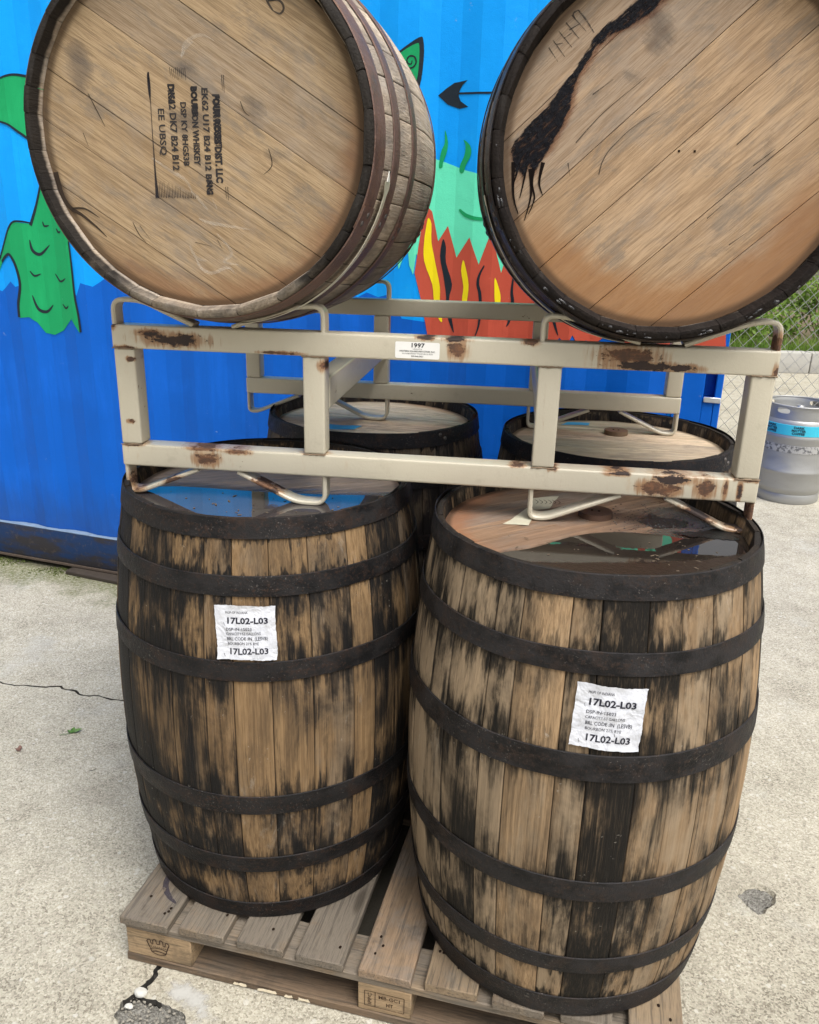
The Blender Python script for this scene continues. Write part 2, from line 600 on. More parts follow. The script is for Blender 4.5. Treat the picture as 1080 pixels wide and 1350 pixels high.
def wood_plank_mat(name, c1, c2, gray, axis='Y', gray_amt=0.7, dark=(0.05, 0.04, 0.03)):
    g = G(name)
    v = g.vadd(g.obj, g.comb(g.mul(g.rnd, 13.0), g.mul(g.rnd, 17.0), g.mul(g.rnd, 5.0)))
    sc = lambda a, b: (b, a, b) if axis == 'Y' else (a, b, b)
    r2 = g.N('TexWhiteNoise', {'noise_dimensions': '1D'}, W=g.mul(g.rnd, 55.1)).outputs['Value']
    a = g.noise(g.map(v, sc(2.2, 30)), 1, 6, .6, .7)
    b = g.noise(g.map(v, sc(7, 170)), 1, 5, .65, .3)
    f = g.noise(g.map(v, sc(30, 600)), 1, 3, .6)
    bl = g.noise(v, 11, 7, .7, .3)
    col = g.mix(g.ss(g.add(a, g.mul(g.sub(r2, .5), .3)), .35, .62), c1, c2)
    col = g.mix(g.mul(g.ss(g.add(bl, g.mul(g.sub(r2, .5), .35)), .36, .62), gray_amt), col, gray)
    col = g.mix(g.ss(b, .36, .5, .55, 0.0), col, tuple(c * .35 for c in gray))
    col = g.mix(g.ss(f, .38, .5, .3, 0.0), col, dark)
    kn = g.mul(g.ss(g.voro(g.map(v, sc(2.0, 7.0)), 1), .05, .11, 1.0, 0.0), .7)
    col = g.mix(kn, col, dark)
    st = g.mul(g.ss(g.noise(v, 7, 5, .7), .56, .68), .45)
    col = g.mix(st, col, dark)
    g.pbr(col, .82, 0, g.bump(g.add(g.mul(b, .7), g.mul(f, .4)), .0022, .8), .25)
    return g.m

# ================================================================== large structure
rng = random.Random(7)
A_C = R_(-18.059)                       # heading of the container side
C_O = (-1.9455, 3.6157)                 # point on the foot of the container side
C_N = (math.sin(-A_C) * -1, -math.cos(A_C))

# ---- ground: one sheet with real cracks and chips let into it
def jag(pts, n, amp, r):
    P = [Vector((p[0], p[1])) for p in pts]
    for _ in range(n):
        Q = [P[0]]
        for a, b in zip(P, P[1:]):
            d = b - a
            q = Vector((-d.y, d.x))
            Q.append((a + b) / 2 + q * r.uniform(-amp, amp))
            Q.append(b)
        P = Q
    return P


def crack_outline(pts, wfun, n=2, amp=0.16, seed=1):
    r = random.Random(seed)
    P = jag(pts, n, amp, r)
    L, Rr = [], []
    for i, p in enumerate(P):
        t = i / (len(P) - 1)
        d = (P[min(i + 1, len(P) - 1)] - P[max(i - 1, 0)]).normalized()
        q = Vector((-d.y, d.x))
        w_ = wfun(t) * r.uniform(0.55, 1.3)
        L.append(p + q * w_ / 2)
        Rr.append(p - q * w_ / 2)
    return L + Rr[::-1]


crack1 = crack_outline([(-1.95, 2.47), (-1.62, 2.52), (-1.407, 2.493), (-1.344, 2.471), (-1.238, 2.466), (-1.188, 2.474), (-1.126, 2.447), (-1.084, 2.42), (-1.023, 2.414), (-0.944, 2.394), (-0.75, 2.37), (-0.5, 2.40)],
                       lambda t: 0.0075 * math.sin(PI * min(max(t, .03), .97)) ** .35, 2, .13, 3)
hole_r = random.Random(5)
crack2 = jag([(-0.513, 1.47), (-0.511, 1.40), (-0.507, 1.362), (-0.517, 1.345), (-0.514, 1.328), (-0.527, 1.305), (-0.524, 1.296), (-0.539, 1.284), (-0.515, 1.276), (-0.486, 1.268), (-0.452, 1.254),
              (-0.428, 1.238), (-0.405, 1.205), (-0.38, 1.13), (-0.46, 1.08), (-0.53, 1.12), (-0.553, 1.18), (-0.574, 1.235), (-0.568, 1.272), (-0.550, 1.287), (-0.537, 1.31),
              (-0.526, 1.328), (-0.526, 1.348), (-0.518, 1.362), (-0.524, 1.41), (-0.523, 1.47), (-0.510, 1.47)], 2, 0.14, hole_r)[:-1]
pit = jag([(0.828, 1.622), (0.853, 1.637), (0.885, 1.644), (0.912, 1.63), (0.925, 1.607), (0.915, 1.585), (0.897, 1.569), (0.872, 1.546), (0.854, 1.541), (0.842, 1.558), (0.834, 1.58), (0.822, 1.603), (0.828, 1.622)], 1, 0.1, hole_r)[:-1]


def ground_material(name, dark=False):
    g = G(name)
    v = g.obj
    cells = g.N('TexVoronoi', {'feature': 'F1'}, Vector=g.vadd(v, g.map(g.ncol(v, 160), (.006,) * 3)), Scale=235.0)
    cc = g.sep(cells.outputs['Color'])
    cells2 = g.N('TexVoronoi', {'feature': 'F1'}, Vector=g.vadd(v, g.map(g.ncol(v, 60), (.012,) * 3)), Scale=62.0)
    c2 = g.sep(cells2.outputs['Color'])
    n_big = g.noise(v, 1.3, 5, .6)
    n_mid = g.noise(v, 9, 6, .65)
    n_f = g.noise(v, 260, 6, .75)
    t = g.add(g.add(g.mul(cc[0], .30), g.mul(n_f, .62)), g.mul(g.sub(n_mid, .5), .30))
    t = g.add(t, g.mul(g.sub(n_big, .5), .35))
    if dark:
        col = g.ramp(t, [(0.0, (.05, .047, .042)), (.3, (.15, .142, .128)), (.55, (.30, .29, .265)), (.8, (.50, .49, .46))])
    else:
        col = g.ramp(t, [(0.08, (.10, .09, .075)), (.27, (.21, .19, .15)), (.38, (.37, .343, .28)), (.54, (.485, .452, .375)), (.74, (.66, .625, .54))])
        # scattered larger pale stones and dark specks
        st = g.mul(g.math('GREATER_THAN', c2[0], .93), g.ss(cells2.outputs['Distance'], .25, .42, 1.0, 0.0))
        col = g.mix(g.mul(st, .55), col, (.66, .645, .60))
        sk = g.mul(g.math('GREATER_THAN', c2[1], .94), g.ss(cells2.outputs['Distance'], .12, .26, 1.0, 0.0))
        col = g.mix(g.mul(sk, .6), col, (.10, .085, .07))
        # bleached patches and grey weathered cement
        col = g.mix(g.mul(g.ss(g.noise(v, 3.1, 4, .6), .56, .72), .35), col, (.50, .50, .48))
        # moss along the foot of the container
        xy = g.sep(v)
        dist = g.add(g.add(g.mul(g.sub(xy[0], C_O[0]), C_N[0]), g.mul(g.sub(xy[1], C_O[1]), C_N[1])), 0.0)
        # only along the container itself, not on the line's continuation
        dist = g.add(dist, g.mul(g.ss(xy[0], .75, 1.05), 9.0))
        dist = g.add(dist, g.mul(g.ss(dist, -.6, -.5, 1.0, 0.0), 5.0))
        lump = g.noise(v, 6, 6, .75)
        ms = g.ss(g.sub(g.mul(lump, .62), dist), .02, .20)
        ms = g.mul(ms, g.ss(g.noise(v, 70, 5, .75), .36, .6, .25, 1.0))
        col = g.mix(g.mul(ms, .8), col, g.mix(n_f, (.045, .06, .015), (.15, .18, .045)))
        foot_dark = g.ss(g.sub(g.mul(g.noise(v, 14, 5, .7), .10), dist), -.03, .05)  # ground darker in a ragged strip along the container foot
        col = g.mix(g.mul(foot_dark, .75), col, (.03, .026, .02))
        stn = g.ss(g.noise(v, 1.9, 7, .72), .50, .70)
        col = g.mix(g.mul(stn, .28), col, (.20, .18, .15))
    h = g.add(g.add(g.mul(cells.outputs['Distance'], -.8), g.mul(n_f, .9)), g.mul(g.math('GREATER_THAN', c2[0], .93), .35))
    n = g.bump(h, .0019 if not dark else .006, .8)
    col = g.mix(1.0, col, (.90, .895, .87), 'MULTIPLY')
    g.pbr(col, .85, 0, n, .25)
    return g.m


M_ground = ground_material('concrete_exposed_aggregate')
M_rub = ground_material('crack_rubble', True)
M_soil = plain('crack_dark', (.035, .032, .028), .9, 0, .5, 120, .003)
M_pit = plain('chipped_grey_cement', (.33, .33, .325), .9, 0, .45, 70, .004)
S = 420.0
extra = [(x * 1.5 - 6, y * 1.5 - 2) for x in range(10) for y in range(10)]
GV, GF = cdt([(-S, -S), (S, -S), (S, S), (-S, S)], [crack1, crack2, pit], extra)
verts = [(v.x, v.y, 0) for v in GV]
faces = [tuple(f) for f in GF]
fm = [0] * len(faces)
for loop, dep, inset in ((crack1, .02, .0), (crack2, .017, .0), (pit, .013, .009)):
    b = len(verts)
    n = len(loop)
    c = sum((Vector(p) for p in loop), Vector((0, 0))) / n
    for p in loop:
        verts.append((p[0], p[1], 0))
    for p in loop:
        q = Vector(p)
        if inset:
            q = q + (c - q).normalized() * inset
        verts.append((q.x, q.y, -dep + hole_r.uniform(-.002, .003)))
    p_y = lambda i_: loop[i_][1]
    for i in range(n):
        j = (i + 1) % n
        faces.append((b + i, b + j, b + n + j, b + n + i))
        fm.append((1 if (loop is crack1 or p_y(i) > 1.27) else 3) if not inset else 0)
    if loop is crack1:
        h_ = n // 2
        for i in range(h_ - 1):
            faces.append((b + n + i, b + n + i + 1, b + n + (n - 2 - i), b + n + (n - 1 - i)))
            fm.append(1)
    else:
        low = [verts[b + n + i] for i in range(n)]
        ex = []
        for _ in range(60):
            x_, y_ = c.x + hole_r.uniform(-.09, .09), c.y + hole_r.uniform(-.12, .2)
            if in_poly(x_, y_, low):
                ex.append((x_, y_))
        V2, F2 = cdt([(p[0], p[1]) for p in low], [], ex)
        b2 = len(verts)
        verts += [(p.x, p.y, -dep + hole_r.uniform(-.003, .006)) for p in V2]
        faces += [tuple(i + b2 for i in f) for f in F2]
        fm += [(1 if sum(V2[i].y for i in f) / len(f) > 1.278 else 3) if not inset else 3 for f in F2]
ground = mesh_obj('ground', verts, faces, None, mats=[M_ground, M_soil, M_pit, M_rub], fmat=fm)
bm = bmesh.new(); bm.from_mesh(ground.data)
bmesh.ops.remove_doubles(bm, verts=bm.verts, dist=1e-5)
bm.to_mesh(ground.data); bm.free()
ground['kind'] = 'structure'

# loose stones lying in and beside the broken corner
M_stone = plain('pale_stone', (.55, .54, .50), .8, vary=.3, scale=60, bump=.002)
M_grit = plain('grey_grit', (.27, .25, .21), .85, vary=.6, scale=80, bump=.002)


def pebble(name, x, y, z, r, mat, parent=None, seed=0, sub=2):
    bm = bmesh.new()
    bmesh.ops.create_icosphere(bm, subdivisions=sub, radius=r)
    for v in bm.verts:
        k = 1 + .45 * (mnoise.noise(v.co / r * .9 + Vector((seed * 3.1, 0, 0))))
        v.co = Vector((v.co.x * k, v.co.y * k * .8, v.co.z * k * .62))
        v.co += Vector((x, y, z))
    return bm_obj(name, bm, mat, parent, 40)


st1 = pebble('stone', -0.535, 1.287, 0.004, .0125, M_stone, seed=2)
tag(st1, 'white pebble lying at the broken corner of the crack in front of the pallet', 'stone')
st2 = pebble('stone', -0.552, 1.262, -.004, .0085, M_stone, seed=5)
tag(st2, 'smaller pale pebble down inside the crack left of the pallet block with the crown', 'stone')
bm = bmesh.new()
for k in range(500):
    x_, y_ = -0.48 + hole_r.uniform(-.09, .10), 1.21 + hole_r.uniform(-.10, .09)
    if not in_poly(x_, y_, crack2):
        continue
    r_ = hole_r.uniform(.0008, .0042)
    mt = Matrix.Translation((x_, y_, -.012 + r_ * .5)) @ Matrix.Rotation(hole_r.uniform(0, 6), 4, 'Z') @ Matrix.Diagonal((r_, r_ * .8, r_ * .7, 1))
    bmesh.ops.create_icosphere(bm, subdivisions=1, radius=1, matrix=mt)
o = bm_obj('gravel', bm, M_grit, None)
o['kind'] = 'stuff'
o['label'] = 'dark loose gravel filling the broken corner of concrete'
o['category'] = 'gravel'

# ---- kerb beyond the fence
M_kerb = plain('kerb_concrete', (.40, .39, .36), .85, vary=.2, scale=12, bump=.002)
bm = bmesh.new()
for k in range(9):
    x0 = -2.5 + k * 1.8
    box_bm(bm, (x0 + .006, 9.80, 0), (x0 + 1.794, 10.02, .24), .012, 2)
kerb = bm_obj('kerb', bm, M_kerb, None, 40)
kerb['kind'] = 'structure'
M_earth = plain('planting_soil', (.13, .10, .06), .9, vary=.4, scale=30, bump=.006)
EV, EF = [], []
for i in range(40):
    for j in range(14):
        x_, y_ = -2.5 + i * .45, 10.0 + j * .5
        EV.append((x_, y_, .17 + .05 * mnoise.noise(Vector((x_, y_, 0)))))
for i in range(39):
    for j in range(13):
        a = i * 14 + j
        EF.append((a, a + 14, a + 15, a + 1))
earth = mesh_obj('planting_bed', EV, EF, M_earth, smooth=60)
earth['kind'] = 'structure'

# ================================================================== shipping container with its mural
UC0, UC1 = -2.96, 2.95
ZB, ZT = 0.19, 2.46
PITCH_C, DEP = 0.278, 0.014
cont = thing('shipping_container', 'bright blue steel shipping container with a painted sea monster mural along its side', 'container',
             (C_O[0], C_O[1], 0), A_C)


def corr(u):
    if u >= UC1 or u <= UC0:
        return 0.0
    t = (u - 0.02) % PITCH_C
    if t < .072: return 0.0
    if t < .140: return DEP * (t - .072) / .068
    if t < .210: return DEP
    return DEP * (1 - (t - .210) / .068)


def breaks(a, b):
    out = []
    k0 = int(math.floor((a - .02) / PITCH_C)) - 1
    k = k0
    while .02 + k * PITCH_C < b + .3:
        for t in (0, .072, .140, .210):
            u = .02 + k * PITCH_C + t
            if a < u < b and UC0 < u < UC1:
                out.append(u)
        k += 1
    if a < UC1 < b:
        out.append(UC1)
    return out


def paint_mat(name, color, rough=0.42, chips=0.0, vary=.12, streak=.0):
    g = G(name)
    v = g.obj
    a = g.noise(g.map(v, (9, 9, 1.6)), 1, 5, .6)
    b = g.noise(v, 3.0, 5, .6)
    col = g.mix(a, tuple(c * (1 - vary) for c in color), tuple(min(1, c * (1 + vary) + .004) for c in color))
    # brushed second coat, a little lighter
    br = g.mul(g.ss(b, .45, .62), g.ss(g.noise(g.map(v, (30, 30, 4)), 1, 4, .7), .35, .65))
    col = g.mix(g.mul(br, .55), col, tuple(min(1, c * 1.22 + .006) for c in color))
    # dust and rub marks
    sc = g.mul(g.ss(g.noise(v, 24, 7, .80), .64, .70), g.ss(g.noise(v, 2.4, 3), .47, .60))
    col = g.mix(g.mul(sc, .65), col, (.42, .50, .56))
    dr = g.mul(g.ss(g.noise(g.map(v, (60, 60, 1.1)), 1, 4, .7), .63, .74), .25)
    col = g.mix(dr, col, tuple(c * .55 for c in color))
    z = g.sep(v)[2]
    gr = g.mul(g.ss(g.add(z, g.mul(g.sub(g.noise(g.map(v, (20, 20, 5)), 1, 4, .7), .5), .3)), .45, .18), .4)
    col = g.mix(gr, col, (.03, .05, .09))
    n = g.bump(g.add(g.noise(v, 380, 3, .6), g.mul(g.noise(v, 18, 4, .6), 2.2)), .0014, .5)
    n2 = g.bump(g.noise(v, 3.2, 2, .5), .02, .35, n)
    g.pbr(col, g.ss(b, .3, .7, rough + .02, rough + .15), 0, n2, .18)
    return g.m


P_cyan = paint_mat('paint_sky_blue', (.0, .33, 1.0))
P_deep = paint_mat('paint_deep_blue', (.0, .108, .55))
P_green = paint_mat('paint_green', (.008, .33, .115))
P_mint = paint_mat('paint_mint', (.14, .80, .52), vary=.07)
P_red = paint_mat('paint_brick_red', (.52, .085, .05), vary=.08)
P_yel = paint_mat('paint_yellow', (.90, .72, .01), vary=.05)
P_blk = paint_mat('paint_black_blue', (.012, .02, .03))

# corrugated side panel
us = sorted(set([UC0, UC1] + breaks(UC0, UC1)))
zs = [ZB, .5, 1.0, 1.5, 2.0, ZT]
V, F = [], []
for u in us:
    for z in zs:
        V.append((u, corr(u) if UC0 < u < UC1 else 0.0, z))
nz = len(zs)
for i in range(len(us) - 1):
    for j in range(nz - 1):
        a = i * nz + j
        F.append((a, a + nz, a + nz + 1, a + 1))
mesh_obj('side_panel', V, F, P_cyan, cont)

g = G('rail_paint_worn')
v = g.obj
a = g.noise(g.map(v, (3, 10, 10)), 1, 5, .6)
col = g.mix(g.ss(a, .42, .56), (.004, .028, .10), (.026, .024, .03))
col = g.mix(g.mul(g.ss(g.noise(v, 40, 5, .7), .55, .7), .4), col, (.11, .08, .065))
M_rail = g.pbr(col, .6, .1, g.bump(g.noise(v, 90, 4, .7), .002, .7), .4)
bm = bmesh.new()
box_bm(bm, (UC0 - .14, -.020, .035), (3.10, .10, .186), .006, 2)
bm_obj('bottom_rail', bm, M_rail, cont, 40)
bm = bmesh.new()
box_bm(bm, (UC0 - .14, -.019, .186), (2.94, .04, .1895), .001, 1)
bm_obj('rail_shelf', bm, plain('shelf_lit_tone', (.17, .24, .34), .7, 0, .4, 25), cont, 40)  # rail top coloured paler, as if catching the light
bm = bmesh.new()
box_bm(bm, (UC0 - .14, -.020, .020), (3.10, .03, .0335), .002, 1)
bm_obj('rail_lip', bm, plain('rusty_lip', (.10, .075, .06), .7, .2, .4, 30), cont, 40)
bm = bmesh.new()
box_bm(bm, (UC0 - .14, -.004, ZT + .001), (3.10, .08, 2.59), .006, 2)
bm_obj('top_rail', bm, P_cyan, cont, 40)
bm = bmesh.new()      # roof, far side and ends
box_bm(bm, (UC0 - .13, .09, .19), (3.095, 2.43, 2.57), .01, 1)
bm_obj('shell', bm, P_deep, cont, 40)
# corner post with its recessed locking pocket
bm = bmesh.new()
box_bm(bm, (UC1 + .0005, 0, .189), (3.046, .085, ZT), .003, 1)
box_bm(bm, (3.080, 0, .189), (3.102, .085, ZT), .003, 1)
box_bm(bm, (3.0465, .001, .189), (3.0795, .085, 1.02), .001, 1)
box_bm(bm, (3.0465, .001, 1.17), (3.0795, .085, ZT), .001, 1)
box_bm(bm, (3.0465, .06, 1.0205), (3.0795, .085, 1.1695), .001, 1)
bm_obj('corner_post', bm, P_deep, cont, 40)
bm = bmesh.new()
box_bm(bm, (3.048, -.006, 1.008), (3.101, .0005, 1.026), .002, 1)
bm_obj('pocket_lip', bm, plain('bare_steel_edge', (.6, .62, .64), .4, .6, .2, 50), cont, 40)
bm = bmesh.new()
box_bm(bm, (UC0 - .16, -.01, ZB), (UC0 - .0005, .085, ZT), .004, 1)
bm_obj('corner_post', bm, P_deep, cont, 40)


def painted(name, V, F, layer, mat):
    bm = bmesh.new()
    vs = [bm.verts.new((v[0], 0, v[1])) for v in V]
    for f in F:
        try:
            bm.faces.new([vs[i] for i in f])
        except ValueError:
            pass
    xs = [v[0] for v in V]
    for u in breaks(min(xs), max(xs)):
        bmesh.ops.bisect_plane(bm, geom=bm.verts[:] + bm.edges[:] + bm.faces[:], plane_co=(u, 0, 0), plane_no=(1, 0, 0), dist=1e-6)
    for v in bm.verts:
        v.co.y = corr(v.co.x) - .0008 - .0009 * layer
    me = bpy.data.meshes.new(name)
    bm.normal_update()
    for f in bm.faces:
        if f.normal.y > 0:
            f.normal_flip()
    bm.to_mesh(me)
    bm.free()
    me.materials.append(mat)
    return link(bpy.data.objects.new(name, me), cont)


def shape(name, pts, layer, mat, smooth=0):
    P = [(p.x, p.y) for p in catmull([(p[0], p[1], 0) for p in pts], smooth, True)] if smooth else pts
    V, F = cdt(P)
    return painted(name, V, F, layer, mat)


def stroke(name, pts, layer, mat, w0, w1=None, wm=None):
    V, F = ribbon(pts, w0, w1, wm)
    return painted(name, [(v.x, v.y) for v in V], F, layer, mat)

MUR = {'water': [(0.099, 1.263), (0.213, 1.231), (0.27, 1.273), (0.296, 1.253), (0.396, 1.276), (0.488, 1.256), (0.567, 1.283), (0.601, 1.231), (0.626, 1.282), (0.68, 1.27), (0.754, 1.314), (0.856, 1.272), (0.965, 1.317), (1.099, 1.277), (1.235, 1.322), (1.363, 1.283), (1.491, 1.327), (1.614, 1.289), (1.736, 1.321), (1.824, 1.283), (1.859, 1.301), (1.903, 1.287), (1.946, 1.299), (1.999, 1.218), (2.09, 1.21)],
 'flame': [(2.098, 1.139), (2.091, 1.177), (2.067, 1.289), (2.043, 1.376), (2.061, 1.516), (2.076, 1.6), (2.097, 1.578), (2.121, 1.483), (2.154, 1.534), (2.189, 1.432), (2.234, 1.499), (2.271, 1.412), (2.309, 1.52), (2.349, 1.388), (2.373, 1.486), (2.412, 1.395), (2.442, 1.511), (2.502, 1.389), (2.544, 1.537), (2.606, 1.397), (2.658, 1.563), (2.725, 1.426), (2.778, 1.542), (2.861, 1.431), (2.913, 1.568), (2.986, 1.435), (3.042, 1.549), (3.096, 1.169), (3.043, 1.185), (2.988, 1.157), (2.914, 1.184), (2.846, 1.152), (2.77, 1.182), (2.705, 1.193), (2.679, 1.169), (2.651, 1.182), (2.63, 1.158), (2.606, 1.197), (2.589, 1.16), (2.564, 1.186), (2.534, 1.146), (2.441, 1.171), (2.337, 1.128), (2.226, 1.152), (2.172, 1.117)],
 'mint': [(2.094, 1.746), (2.137, 1.733), (2.211, 1.708), (2.256, 1.698), (2.405, 1.678), (2.523, 1.73), (2.658, 1.806), (2.797, 1.784), (2.936, 1.731), (3.019, 1.71), (3.07, 1.347), (2.082, 1.3), (2.056, 1.427), (2.047, 1.439), (2.038, 1.37), (2.023, 1.4), (2.013, 1.475), (1.995, 1.412), (1.984, 1.386), (1.972, 1.449), (1.935, 1.646), (2.015, 1.73)],
 'wisp1': [(2.132, 1.831), (2.143, 1.797), (2.141, 1.765), (2.129, 1.732), (2.127, 1.718), (2.116, 1.716), (2.116, 1.737), (2.122, 1.769), (2.132, 1.792)],
 'wisp2': [(2.198, 1.801), (2.222, 1.783), (2.226, 1.755), (2.21, 1.725), (2.201, 1.701), (2.188, 1.704), (2.189, 1.725), (2.203, 1.755), (2.205, 1.783)],
 'earb': [(1.902, 2.017), (1.975, 2.067), (2.039, 2.102), (2.052, 2.093), (2.055, 2.042), (2.043, 1.956), (2.01, 1.925), (1.93, 1.949)],
 'earg': [(1.916, 2.017), (1.983, 2.063), (2.029, 2.084), (2.04, 2.076), (2.039, 2.009), (2.03, 1.969), (2.004, 1.939), (1.935, 1.96)],
 'arrow': [(2.104, 1.934), (2.131, 1.954), (2.158, 1.97), (2.203, 1.976), (2.186, 1.963), (2.179, 1.952), (2.173, 1.939), (2.175, 1.928), (2.181, 1.916), (2.209, 1.898), (2.178, 1.894), (2.138, 1.907)],
 'y1': [(2.085, 1.558), (2.096, 1.539), (2.098, 1.48), (2.114, 1.411), (2.133, 1.334), (2.135, 1.285), (2.146, 1.215), (2.129, 1.23), (2.113, 1.284), (2.105, 1.34), (2.075, 1.417), (2.073, 1.48), (2.079, 1.532)],
 'k1': [(2.138, 1.491), (2.15, 1.465), (2.152, 1.415), (2.177, 1.343), (2.168, 1.287), (2.192, 1.179), (2.168, 1.222), (2.158, 1.278), (2.156, 1.309), (2.144, 1.372), (2.13, 1.434)],
 'y2': [(2.215, 1.425), (2.226, 1.399), (2.239, 1.346), (2.236, 1.29), (2.228, 1.243), (2.217, 1.289), (2.22, 1.337), (2.209, 1.39)],
 'y3': [(2.33, 1.372), (2.349, 1.325), (2.352, 1.291), (2.346, 1.237), (2.334, 1.29), (2.33, 1.332)],
 'y4': [(2.701, 1.373), (2.721, 1.326), (2.728, 1.258), (2.715, 1.233), (2.706, 1.306)],
 'y5': [(2.946, 1.399), (2.97, 1.337), (2.978, 1.272), (2.965, 1.247), (2.954, 1.318)],
 'gtop': [(0.196, 1.987), (0.351, 2.028), (0.403, 2.037), (0.463, 2.032), (0.561, 2.005), (0.566, 1.796), (0.476, 1.796), (0.425, 1.827), (0.364, 1.867), (0.325, 1.878), (0.181, 1.907)],
 'body': [(0.466, 1.634), (0.409, 1.503), (0.326, 1.508), (0.293, 1.471), (0.239, 1.381), (0.161, 1.272), (0.205, 1.298), (0.233, 1.345), (0.259, 1.37), (0.288, 1.38), (0.314, 1.339), (0.325, 1.271), (0.301, 1.127), (0.351, 1.133), (0.387, 1.113), (0.419, 1.071), (0.461, 1.065), (0.508, 1.086), (0.562, 1.136), (0.599, 1.082), (0.607, 1.104), (0.592, 1.232), (0.592, 1.43), (0.621, 1.55), (0.62, 1.674), (0.516, 1.701)]}
STR = {'mouth': [(2.193, 1.587), (2.207, 1.575), (2.225, 1.566), (2.26, 1.559), (2.337, 1.556)],
 'shaft': [(2.172, 1.939), (2.265, 1.937), (2.411, 1.936)],
 'k2': [(2.291, 1.41), (2.275, 1.377), (2.272, 1.347), (2.281, 1.315), (2.285, 1.259), (2.281, 1.208), (2.269, 1.168)],
 'k3': [(2.39, 1.374), (2.388, 1.327), (2.393, 1.29), (2.386, 1.234), (2.377, 1.211)],
 'k4': [(2.527, 1.321), (2.531, 1.272), (2.542, 1.235), (2.558, 1.194)],
 'k5': [(2.823, 1.359), (2.82, 1.299), (2.835, 1.252)],
 'sp': [(2.002, 2.018), (2.01, 2.014), (2.023, 2.018), (2.031, 2.031), (2.025, 2.046), (2.009, 2.049), (1.999, 2.038), (2.005, 2.027), (2.015, 2.027), (2.017, 2.036)],
 'o1': [(0.351, 2.028), (0.404, 2.04), (0.463, 2.034), (0.562, 2.01)],
 'o2': [(0.325, 1.878), (0.364, 1.867), (0.393, 1.848), (0.425, 1.827), (0.492, 1.782)],
 'o3': [(0.477, 1.659), (0.453, 1.598), (0.424, 1.532), (0.408, 1.497)],
 'o4': [(0.409, 1.506), (0.368, 1.511), (0.326, 1.507), (0.293, 1.471), (0.24, 1.387), (0.166, 1.278)],
 'o5': [(0.234, 1.351), (0.261, 1.373), (0.289, 1.38), (0.314, 1.339), (0.325, 1.264), (0.304, 1.186), (0.299, 1.13)],
 'o6': [(0.592, 1.441), (0.594, 1.349), (0.594, 1.233), (0.602, 1.156), (0.605, 1.086)],
 'c1': [(0.464, 1.513), (0.471, 1.496), (0.494, 1.499)],
 'c2': [(0.397, 1.442), (0.404, 1.401), (0.436, 1.387), (0.486, 1.424)],
 'c3': [(0.382, 1.32), (0.4, 1.301), (0.428, 1.31)],
 'c4': [(0.498, 1.313), (0.522, 1.284), (0.554, 1.297)],
 'c5': [(0.38, 1.223), (0.399, 1.169), (0.436, 1.159), (0.471, 1.188)],
 'c6': [(0.521, 1.194), (0.538, 1.178), (0.554, 1.189)],
 'c7': [(0.531, 1.488), (0.542, 1.474), (0.555, 1.478)]}
# painted sea
left = []
u = -2.95
k = 0
while u < 0.05:
    left.append((u, 1.24 + (.045 if k % 2 else 0) + rng.uniform(-.01, .01)))
    u += rng.uniform(.09, .15)
    k += 1
wave = left + MUR['water'][0:]
Vv, Ff = cdt([(-2.955, ZB + .001), (2.949, ZB + .001), (2.949, 1.21)] + wave[::-1] + [(-2.955, 1.25)])
painted('painted_sea', Vv, Ff, 0, P_deep)
shape('painted_creature', MUR['mint'], 1, P_mint)
shape('painted_flames', MUR['flame'], 2, P_red)
body = shape('painted_monster', MUR['body'], 2, P_green)
shape('painted_monster', MUR['gtop'], 2, P_green, 3)
for kk in ('wisp1', 'wisp2'):
    shape('painted_wisp', MUR[kk], 2, P_green, 4)
shape('painted_ear', MUR['earb'], 1, P_blk, 3)
shape('painted_ear', MUR['earg'], 2, P_green, 3)
shape('painted_arrow', MUR['arrow'], 1, P_blk)
for kk, mm in (('y1', P_yel), ('k1', P_blk), ('y2', P_yel), ('y3', P_yel), ('y4', P_yel), ('y5', P_yel)):
    shape('painted_flame_lick', MUR[kk], 3, mm, 3)
stroke('painted_mouth', STR['mouth'], 3, P_green, .006, .006, .012)
stroke('painted_arrow_shaft', STR['shaft'], 1, P_blk, .006)
for kk in ('k2', 'k3', 'k4', 'k5'):
    stroke('painted_flame_line', STR[kk], 3, P_blk, .004, .002, .011)
stroke('painted_spiral', STR['sp'], 3, P_blk, .004, .003, .005)
for kk, w_ in (('o1', .009), ('o2', .009), ('o3', .011), ('o4', .008), ('o5', .013), ('o6', .010)):
    stroke('painted_outline', STR[kk], 3, P_blk, w_ * .7, w_ * 1.1, w_)
for kk in ('c1', 'c2', 'c3', 'c4', 'c5', 'c6', 'c7'):
    big_ = kk in ('c2', 'c5')
    stroke('painted_scale', STR[kk], 3, P_blk, .003, .002, .013 if big_ else .008)
# the rest of the creature above and behind the barrels: mouth teeth and an arm, seen only in the puddles
shape('painted_creature', [(2.30, 1.66), (2.36, 2.02), (2.50, 2.22), (2.74, 2.26), (2.92, 2.12), (3.04, 1.86), (3.05, 1.68)], 0, P_mint, 4)
shape('painted_eye', [(2.48, 1.98), (2.56, 2.05), (2.66, 2.0), (2.60, 1.92), (2.51, 1.92)], 3, P_blk, 4)

# dark plank pushed under the container
bm = bmesh.new()
box_bm(bm, (-.42, -.045, 0), (.42, .045, .017), .003, 1)
pl = bm_obj('timber_plank', bm, plain('wet_dark_timber', (.045, .035, .028), .7, 0, .4, 20), None, 40)
pl.location = (C_O[0] + .80, C_O[1] - .30, 0.001)
pl.rotation_euler = (0, 0, A_C - .04)
tag(pl, 'dark wet plank lying on the ground under the foot of the blue container', 'plank')

# ================================================================== barrels
H_B, RH, RB, ZP = 0.898, 0.2923, 0.334, 0.131
HR = 0.030          # depth of the head below the chime


